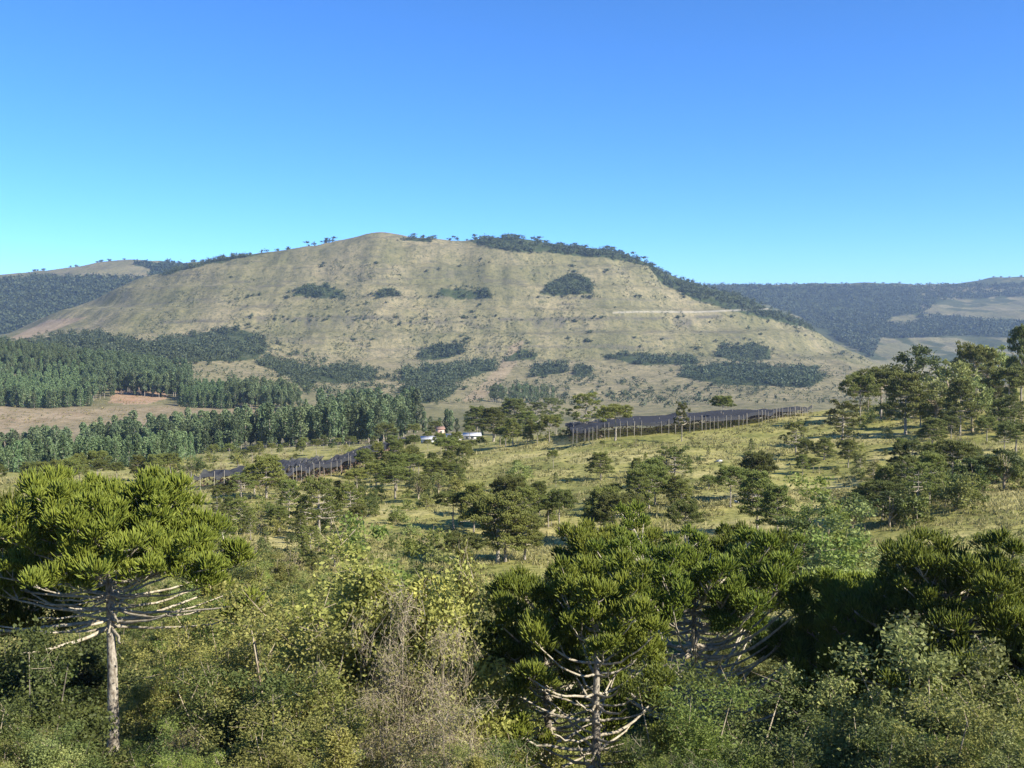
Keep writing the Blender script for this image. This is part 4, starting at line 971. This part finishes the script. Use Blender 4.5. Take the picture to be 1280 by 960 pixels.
belt('j', 'euc', [(612, 1300), (690, 1330)], 20, (20, 26), 10, 'eucalyptus in the small stand at the foot of the mountain', 'eucalyptus of the small stand at the mountain foot')
belt('k', 'euc', [(520, 620), (600, 560)], 10, (10, 16), 12, 'eucalyptus behind the white houses', 'eucalyptus behind the houses')

# ------------------------------------------------------------------ woods on the mountain and far hills
def canopy(P, rng, r, nq, ls):
    g = G(); n = len(P); c = P[:, None] + rng.normal(size=(n, nq, 3)) * (r[:, None, None] * np.array([.42, .42, .3])) + np.array([0, 0, 1.]) * (r[:, None, None] * .75)
    leaves(g, c.reshape(-1, 3), (np.repeat(r, nq) * ls) * rng.uniform(.6, 1.4, n * nq), rng, .75, .8); return g
WL = {'summit': 'dark wood capping the right part of the summit', 'shoulder': 'dark wood along the right shoulder of the mountain', 'east_ridge': 'strip of wood running down the right ridge',
 'terrace': 'fan-shaped wood alone on the upper right slope', 'west_clump': 'clump of trees on the left part of the middle ledge', 'small_clump': 'smallest clump of trees on the middle ledge',
 'middle_clump': 'two-part clump of trees at the centre of the middle ledge', 'lower_a': 'small dark wood at the centre of the lower slope', 'lower_b': 'long wood below the small dark centre one',
 'lower_c': 'dark wood at the lower left foot of the slope', 'lower_d': 'little round wood right of the sunlit spur', 'lower_e': 'wood beside the right side of the sunlit track', 'lower_f': 'tiny wood right of the track-side wood',
 'lower_g': 'thin line of wood on the lower right slope', 'lower_h': 'compact dark wood on the lower right slope', 'lower_i': 'long belt of wood along the right mountain foot', 'lower_j': 'wood in the gully left of the mountain-foot stand',
 'left_belt': 'broad dark wood between the plantation and the mountain', 'left_knoll': 'woodland covering the left knoll', 'gully': 'scattered wood in the gully at the left mountain foot',
 'mixed_gully': 'open mixed trees over the broken ground at the left mountain foot', 'foot_scrub': 'thin scrub over the fields right of the mountain-foot stand',
 'skyline': 'thin wood along the left skyline of the mountain', 'under_summit': 'small wood on the skyline right of the summit knob'}
for i, (k, poly) in enumerate(PATCH.items()):
    P = np.array(poly, float); area = abs(np.sum(P[:, 0] * np.roll(P[:, 1], 1) - P[:, 1] * np.roll(P[:, 0], 1))) / 2
    n = int(area / {'left_belt': 13, 'left_knoll': 13, 'mixed_gully': 34, 'foot_scrub': 95}.get(k, 9)) + 8
    cx, cy_ = P.mean(0); poly2 = [(cx + (a - cx) * 1.12 + (2 if a > cx else -2), cy_ + (b - cy_) * 1.18 + (1.5 if b > cy_ else -1.5)) for a, b in poly]
    pts = scatter(poly, n, 900 + i, 0, 1050, 3000); ex = scatter(poly2, n // 3 + 3, 1900 + i, 0, 1050, 3000); r = np.random.default_rng(40 + i)
    pts = pts[fbm(pts[:, 0] / 45, pts[:, 1] / 60, 13, 3) > -.33]; ni = len(pts); pts = np.concatenate([pts, ex])
    rr = np.concatenate([r.uniform(3.4, 8.6, ni), r.uniform(2.2, 5.5, len(ex))]) * (.8 if pts[:, 1].mean() < 1700 else 1)
    tag(newobj('woodland', canopy(pts, r, rr, 58, .38).mesh('woodland', M['wood_leaf'])), WL[k], 'woodland', kind='stuff')
FL = {'left_far': 'dark forest over the far left hills', 'left_far_top': 'forest on the top of the far left hills', 'right_far': 'hazy dark forest over the far right hills'}
for i, (k, poly) in enumerate(FARPATCH.items()):
    P = np.array(poly, float); area = abs(np.sum(P[:, 0] * np.roll(P[:, 1], 1) - P[:, 1] * np.roll(P[:, 0], 1))) / 2
    pts = scatter(poly, int(area / 4.5), 950 + i, 0, 3050, 6500); r = np.random.default_rng(60 + i)
    px, py = proj(pts); keep = np.ones(len(pts), bool)
    for c in FARCLEAR: keep &= ~inpoly(px, py, c)
    pts = pts[keep & (pts[:, 1] > 3050)]
    rr = r.uniform(7, 14, len(pts))
    tag(newobj('forest', canopy(pts, r, rr, 22, .55).mesh('forest', M['farwood_leaf'])), FL[k], 'forest', kind='stuff')
def mountain_scrub():
    r = np.random.default_rng(88); n = 16000; px = r.uniform(150, 1090, n); py = r.uniform(325, 505, n); P = hit(px, py, 1150, 2900); P = P[np.isfinite(P[:, 0])]
    px, py = proj(P); z = P[:, 2]
    a = fbm(P[:, 0] / 38, P[:, 1] / 260, 301, 4) + .7 * fbm(P[:, 0] / 90, P[:, 1] / 90, 302, 3) + .28 * sstep(400, 470, py) - .15 * sstep(395, 340, py)
    l = np.exp(-((py - 400 - 2 * fbm(px / 60, px * 0, 3)) / 4) ** 2) * .3 + np.exp(-((py - 371) / 3) ** 2) * .25
    P = P[a + l > .12]; rr = r.uniform(1.1, 3.1, len(P)); tag(newobj('scrub', canopy(P, r, rr, 9, .7).mesh('scrub', M['wood_leaf'])), 'low dark scrub speckling the gullies and ledges of the mountain', 'scrub', kind='stuff')
mountain_scrub()
def clearing_scrub():
    r = np.random.default_rng(89); n = 2600; px = r.uniform(-80, 380, n); py = r.uniform(490, 548, n); P = hit(px, py, 640, 1000); P = P[np.isfinite(P[:, 0])]
    P = P[fbm(P[:, 0] / 14, P[:, 1] / 30, 311, 3) > -.05]; rr = r.uniform(.4, 1.3, len(P))
    tag(newobj('scrub', canopy(P, r, rr, 9, .7).mesh('scrub', M['dry'])), 'brownish regrowth scrub on the cleared strip between the two plantations', 'scrub', kind='stuff')
clearing_scrub()
# single trees and bushes on the mountain
def small_tree(seed, H, R, flat=False):
    rng = np.random.default_rng(seed); g = G(); n = 60
    c = rng.normal(size=(n, 3)) * np.array([R * .45, R * .45, H * (.08 if flat else .2)]) + np.array([0, 0, H * (.85 if flat else .55)])
    c[:, 2] = np.abs(c[:, 2]); leaves(g, c, R * .5 * rng.uniform(.6, 1.4, n), rng, .75, .5, m=0)
    tube(g, np.array([[0, 0, -.5], [0, 0, H * .5], [0, 0, H * .85]]), np.array([.35, .3, .2]), 4, m=1); return g.mesh('hill_tree', [M['wood_leaf'], M['twigd']])
HTM = [small_tree(1, 8, 5), small_tree(2, 7, 6), small_tree(3, 12, 5.5, True), small_tree(4, 10, 5)]
HREG = [
 ([(250, 345), (440, 320), (620, 320), (900, 350), (880, 368), (560, 375), (230, 372)], 24, 'small dark tree dotted on the grass above the middle ledge'),
 ([(280, 367), (900, 366), (900, 374), (280, 375)], 34, 'small dark tree standing along the middle ledge of the mountain'),
 ([(330, 395), (1000, 396), (1000, 404), (330, 403)], 24, 'small dark bush growing along the long rock ledge'),
 ([(200, 385), (500, 378), (1000, 390), (1040, 420), (700, 405), (250, 410)], 24, 'small dark bush dotted on the grass between the two ledges'),
 ([(350, 430), (600, 415), (1000, 415), (1070, 450), (820, 445), (640, 430)], 28, 'small dark bush dotted on the lower mountain grass'),
 ([(400, 485), (560, 475), (760, 470), (1000, 485), (840, 500), (620, 500)], 36, 'small dark tree dotted on the fields at the mountain foot'),
 ([(1000, 405), (1080, 448), (1060, 455), (990, 415)], 6, 'small tree on the right end of the mountain'),
]
for i, (poly, n, lab) in enumerate(HREG):
    for p in scatter(poly, n, 700 + i, 0, 1050, 3000):
        o = newobj('hill_tree', HTM[RNG.choice([0, 1, 3])]); s = RNG.uniform(.5, 1.15); o.location = tuple(p); o.scale = (s * RNG.uniform(1, 1.6), s, s * .8); o.rotation_euler = (0, 0, RNG.uniform(0, 6.28))
        tag(o, lab, 'tree', lab.replace('small dark tree', 'small dark trees').replace('bush', 'bushes').replace('small tree', 'small trees'))
def ridge(cols, Y, n, lab, grp, seed, hs=(.7, 1.3)):
    r = np.random.default_rng(seed)
    for _ in range(n):
        px = r.uniform(*cols) if not isinstance(cols, list) else cols[r.integers(0, len(cols))] + r.normal() * 4
        Ys = np.linspace(Y - 160, Y + 160, 60); X = (px - 640) / F * Ys; z = HT(X, Ys); j = np.argmax(z / Ys)
        o = newobj('hill_tree', HTM[r.integers(0, 4) if Y < 3000 else r.integers(0, 2)]); s = r.uniform(*hs); o.location = (X[j], Ys[j], z[j] - 1.5); o.scale = (s,) * 3; o.rotation_euler = (0, 0, r.uniform(0, 6.28)); tag(o, lab, 'tree', grp)
ridge([330, 345, 360, 385, 400, 410, 418, 300, 315, 280], 2690, 26, 'small tree on the left skyline of the mountain', 'trees on the left mountain skyline', 1)
ridge([515, 525, 540, 565, 590, 597, 603], 2690, 14, 'small tree on the skyline between summit knob and summit wood', 'trees between knob and summit wood', 2)
ridge((620, 900), 2690, 34, 'small tree on the right skyline of the mountain', 'trees on the right mountain skyline', 3)
ridge((0, 260), 4300, 18, 'distant tree on the skyline of the far left hills', 'trees on the far left skyline', 4, (.9, 1.6))
ridge((900, 1300), 5600, 28, 'distant tree on the skyline of the far right hills', 'trees on the far right skyline', 5, (.8, 1.5))

# ------------------------------------------------------------------ orchard netting
net_m = bpy.data.materials.new('hail_net'); net_m.use_nodes = True
nt = net_m.node_tree; N = nt.nodes; L = nt.links; N.clear()
o_ = N.new('ShaderNodeOutputMaterial'); df = N.new('ShaderNodeBsdfDiffuse'); df.inputs[0].default_value = (.06, .063, .072, 1); tp_ = N.new('ShaderNodeBsdfTransparent'); mx_ = N.new('ShaderNodeMixShader')
mx_.inputs[0].default_value = .82; L.new(tp_.outputs[0], mx_.inputs[1]); L.new(df.outputs[0], mx_.inputs[2]); L.new(mx_.outputs[0], o_.inputs[0])
M['net'] = net_m; M['post'] = plain('weathered_post', (.38, .34, .27), .9)
M['vine'] = leafmat('orchard_rows', (.09, .06, .04), (.17, .12, .08), None, trans=.1)
def orchard(name_label, front, depth_rows, hgt, seed, nrow, post_step=1, taper=1.0):
    """front: list of (x, y) along the near edge; rows recede by depth_rows metres"""
    r = np.random.default_rng(seed); fr = np.array(front, float)
    root = thing('orchard_netting', name_label, 'orchard netting', (fr[0][0], fr[0][1], float(HT(fr[0][0], fr[0][1]))))
    base = np.array(root.location)
    seg = np.linspace(0, 1, len(fr)); ns = 60; t = np.linspace(0, 1, ns); X = np.interp(t, seg, fr[:, 0]); Y = np.interp(t, seg, fr[:, 1])
    nd = nrow * 2 + 1; net = G(); VV = np.zeros((ns, nd, 3))
    for j in range(nd):
        yy = Y + depth_rows * j / (nd - 1) * np.interp(t, [0, .15, .85, 1], [.75, 1, 1, .8]); xx = X + 0 * yy
        zz = HT(xx, yy) + hgt * np.interp(t, [0, .5, 1], [1, 1, taper]) + (0.55 if j % 2 == 0 else -.55) + .12 * np.sin(t * 60 + j) + (.55 if j == 0 else .3) * vnoise(t * 22, t * 0 + j * 3.3, 3)
        VV[:, j] = np.stack([xx, yy, zz], 1)
    i = (np.arange(ns - 1) * nd)[:, None]; j = np.arange(nd - 1)[None]
    Q = np.stack([i + j, i + nd + j, i + nd + j + 1, i + j + 1], -1).reshape(-1, 4)
    net.add(VV.reshape(-1, 3) - base, Q); newobj('net', net.mesh('net', M['net']), root)
    side = G(); a = VV[:, 0]; b = a.copy(); b[:, 2] = a[:, 2] - hgt * np.interp(t, [0, .5, 1], [.22, .3, .3]) ; S = np.stack([a, b], 1).reshape(-1, 3) - base
    k = np.arange(ns - 1) * 2; side.add(S, np.stack([k, k + 1, k + 3, k + 2], 1)); newobj('side_net', side.mesh('side_net', M['net']), root)
    cnt = 0
    step = max(1, int(ns / 34 * post_step))
    for jj in (0, 4, 8, 12):
        if jj >= nd: break
        for q in range(0, ns, step if jj == 0 else step * 2):
            if cnt >= 98: break
            q = min(max(q + r.integers(-1, 2), 0), ns - 1); x, y = VV[q, jj, 0], VV[q, jj, 1] - .25; z0 = float(HT(x, y)); g = G()
            ztop = VV[q, jj, 2] + .5 - z0; lx = r.normal() * .12
            tube(g, np.array([[x, y, z0 - .3], [x + lx * .5, y, z0 + ztop * .5], [x + lx, y, z0 + ztop]]) - base, np.array([.065, .06, .055]), 5)
            newobj('post', g.mesh('post', M['post']), root); cnt += 1
    rows = G(); n = 1500; q = r.integers(0, ns, n); w = r.uniform(0, 1, n); dd = np.round(w * nrow * 2) / (nrow * 2) * depth_rows
    xx = X[q] + r.normal(size=n) * 1.0; yy = Y[q] + 1.5 + dd; C = np.stack([xx, yy, HT(xx, yy) + r.uniform(.3, 2.2, n)], 1) - base
    leaves(rows, C, .8 * r.uniform(.5, 1.3, n), r, .6, .1); newobj('fruit_tree_rows', rows.mesh('fruit_tree_rows', M['vine']), root)['kind'] = 'stuff'
def gpt(px, py, tmin=150, tmax=600):
    return hit([px], [py], tmin, tmax)[0]
f1 = [(at(p, Y)[0], Y) for p, Y in ((716, 292), (765, 292), (850, 296), (900, 302), (950, 312), (985, 322), (1015, 330))]
orchard('dark blue hail netting on pale posts along the hill crest', f1, 60, 3.3, 1, 6, 1, .55)
f2 = [(at(238, 226)[0], 226), (at(300, 232)[0], 232), (at(338, 238)[0], 238)]
orchard('small dark hail netting at the left, next to the tall front araucaria', f2, 80, 3.2, 2, 6, 4)
f3 = [(at(352, 236)[0], 236), (at(410, 268)[0], 268), (at(474, 335)[0], 335)]
orchard('striped dark hail netting on pale posts sloping below the lower eucalyptus belt', f3, 125, 3.3, 3, 9, 2)

# ------------------------------------------------------------------ houses by the crest
M['wall'] = plain('white_wall', (.58, .56, .51), .8, .06, .5); M['roofp'] = plain('pale_roof', (.5, .5, .5), .6, .08, .4); M['roofr'] = plain('clay_roof', (.30, .19, .14), .9, .2, .8); M['win'] = plain('window_glass', (.04, .05, .06), .2, .1); M['pinkw'] = plain('pink_wall', (.62, .42, .33), .9, .08)
def boxg(g, x0, x1, y0, y1, z0, z1):
    V = [(x, y, z) for x in (x0, x1) for y in (y0, y1) for z in (z0, z1)]
    g.add(V, [(0, 1, 3, 2), (4, 6, 7, 5), (0, 4, 5, 1), (2, 3, 7, 6), (0, 2, 6, 4), (1, 5, 7, 3)])
def house(px, Y, w, d, h, rh, label, wallm, roofm, rz=0, dz=0, nwin=3):
    x, y, z = at(px, Y); o = thing('house', label, 'house', (x, y, z + dz - .3), rz, group='houses beside the crest grove')
    g = G(); boxg(g, -w/2, w/2, -d/2, d/2, 0, h)
    g.add([(-w/2, -d/2, h), (-w/2, d/2, h), (-w/2, 0, h+rh), (w/2, -d/2, h), (w/2, d/2, h), (w/2, 0, h+rh)], None, [(0, 2, 1), (3, 4, 5)])
    newobj('wall', g.mesh('wall', wallm), o)
    g = G(); e = .5
    for s in (-1, 1):
        V = np.array([(-w/2-e, s*(d/2+e), h-.12), (w/2+e, s*(d/2+e), h-.12), (w/2+e, 0, h+rh+.1), (-w/2-e, 0, h+rh+.1)]); V2 = V + np.array([0, 0, .15])
        g.add(np.concatenate([V, V2]), [(0, 1, 2, 3), (4, 7, 6, 5), (0, 4, 5, 1), (1, 5, 6, 2), (2, 6, 7, 3), (3, 7, 4, 0)])
    newobj('roof', g.mesh('roof', roofm), o)
    for k in range(nwin):
        cx = -w/2 + w * (k + .5) / nwin; g = G(); boxg(g, cx - .55, cx + .55, -d/2 - .03, -d/2 + .05, h * .4, h * .78); newobj('window', g.mesh('window', M['win']), o)
    g = G(); boxg(g, w/2 - .05, w/2 + .03, -.5, .5, 0, h * .75); newobj('door', g.mesh('door', M['roofr']), o)
house(537, 450, 7, 5, 2.2, .9, 'white low house with a pale roof, left one beside the crest grove', M['wall'], M['roofp'], .2)
house(566, 448, 7, 5, 2.2, .9, 'white low house with a pale roof, closer to the crest grove', M['wall'], M['roofp'], -.15)
house(590, 452, 7, 5, 2.2, .8, 'long white house partly hidden by the crest grove', M['wall'], M['roofp'], .1)
house(550, 560, 3.6, 4, 5.2, 1.0, 'tall narrow house with a clay roof and pink wall above the white ones', M['pinkw'], M['roofr'], .4, nwin=1)

# pale stones on the pasture
M['stone'] = plain('pale_stone', (.50, .48, .43), .95, .25, 2)
def stone(seed):
    import bmesh
    bm = bmesh.new(); bmesh.ops.create_icosphere(bm, subdivisions=2, radius=1)
    r = random.Random(seed)
    for v in bm.verts:
        n = v.co.copy(); k = .75 + .35 * math.sin(n.x * 3 + seed) * math.cos(n.y * 4 + seed) + r.uniform(-.08, .08); v.co = Vector((n.x * k * 1.2, n.y * k, n.z * k * .7))
    me = bpy.data.meshes.new('stone'); bm.to_mesh(me); bm.free(); me.materials.append(M['stone']); return me
SM = [stone(1), stone(2), stone(3)]
for px, py, s, lab in [(899, 577, .8, 'pale stone on the pasture above the small flat araucaria'), (947, 621, .7, 'pale stone at the foot of the thin-trunked pair'), (978, 515, 1.0, 'pale stone below the top end of the orchard net'),
                       (1001, 512, 1.1, 'white boulder at the very end of the orchard net'), (1010, 561, .6, 'pale stone right of the slim ragged araucaria'), (1056, 567, .6, 'pale stone below the long shadow'), (922, 628, .6, 'flat pale stone left of the thin-trunked pair'), (1262, 519, .9, 'pale stone among the roots near the right edge')]:
    p = gpt(px, py, 80, 600); o = newobj('stone', SM[RNG.randrange(3)]); o.location = (p[0], p[1], p[2] + .1 * s); o.scale = (s, s, s * .8); o.rotation_euler = (0, 0, RNG.uniform(0, 6)); tag(o, lab, 'stone', 'stones on the pasture')

# ------------------------------------------------------------------ haze
hz = G(); boxg(hz, -31500, 31500, -31500, 31500, -1400, 300)
hm = bpy.data.materials.new('haze_air'); hm.use_nodes = True; nt = hm.node_tree; nt.nodes.clear()
ho = nt.nodes.new('ShaderNodeOutputMaterial'); pv = nt.nodes.new('ShaderNodeVolumePrincipled')
pv.inputs['Color'].default_value = (.55, .74, 1, 1); pv.inputs['Density'].default_value = 0.000068; pv.inputs['Anisotropy'].default_value = .2
nt.links.new(pv.outputs[0], ho.inputs['Volume'])
tag(newobj('haze', hz.mesh('haze', hm)), 'thin blue haze filling the valley', 'haze', kind='stuff')

# ------------------------------------------------------------------ tell look-alikes of one cluster apart by their order across it
ORD = ['leftmost', 'second from the left', 'third from the left', 'fourth from the left', 'fifth from the left']
ORR = ['rightmost', 'second from the right', 'third from the right', 'fourth from the right', 'fifth from the right']
bpy.context.view_layer.update()
sets = {}
for o in sc.objects:
    if o.parent is None and o.get('label') and o.get('group'): sets.setdefault(o['label'], []).append(o)
for lab, os_ in sets.items():
    if len(os_) < 2: continue
    os_.sort(key=lambda o: o.location.x / max(o.location.y, 1)); n = len(os_)
    for i, o in enumerate(os_):
        if i < min(5, (n + 1) // 2): w = ORD[i]
        elif n - 1 - i < 5: w = ORR[n - 1 - i]
        else: w = ('toward the left of them', 'around their middle', 'toward the right of them')[min(2, 3 * i // n)]
        if len(lab.replace('-', ' ').split()) + len(w.split()) <= 16: o['label'] = lab + ', ' + w
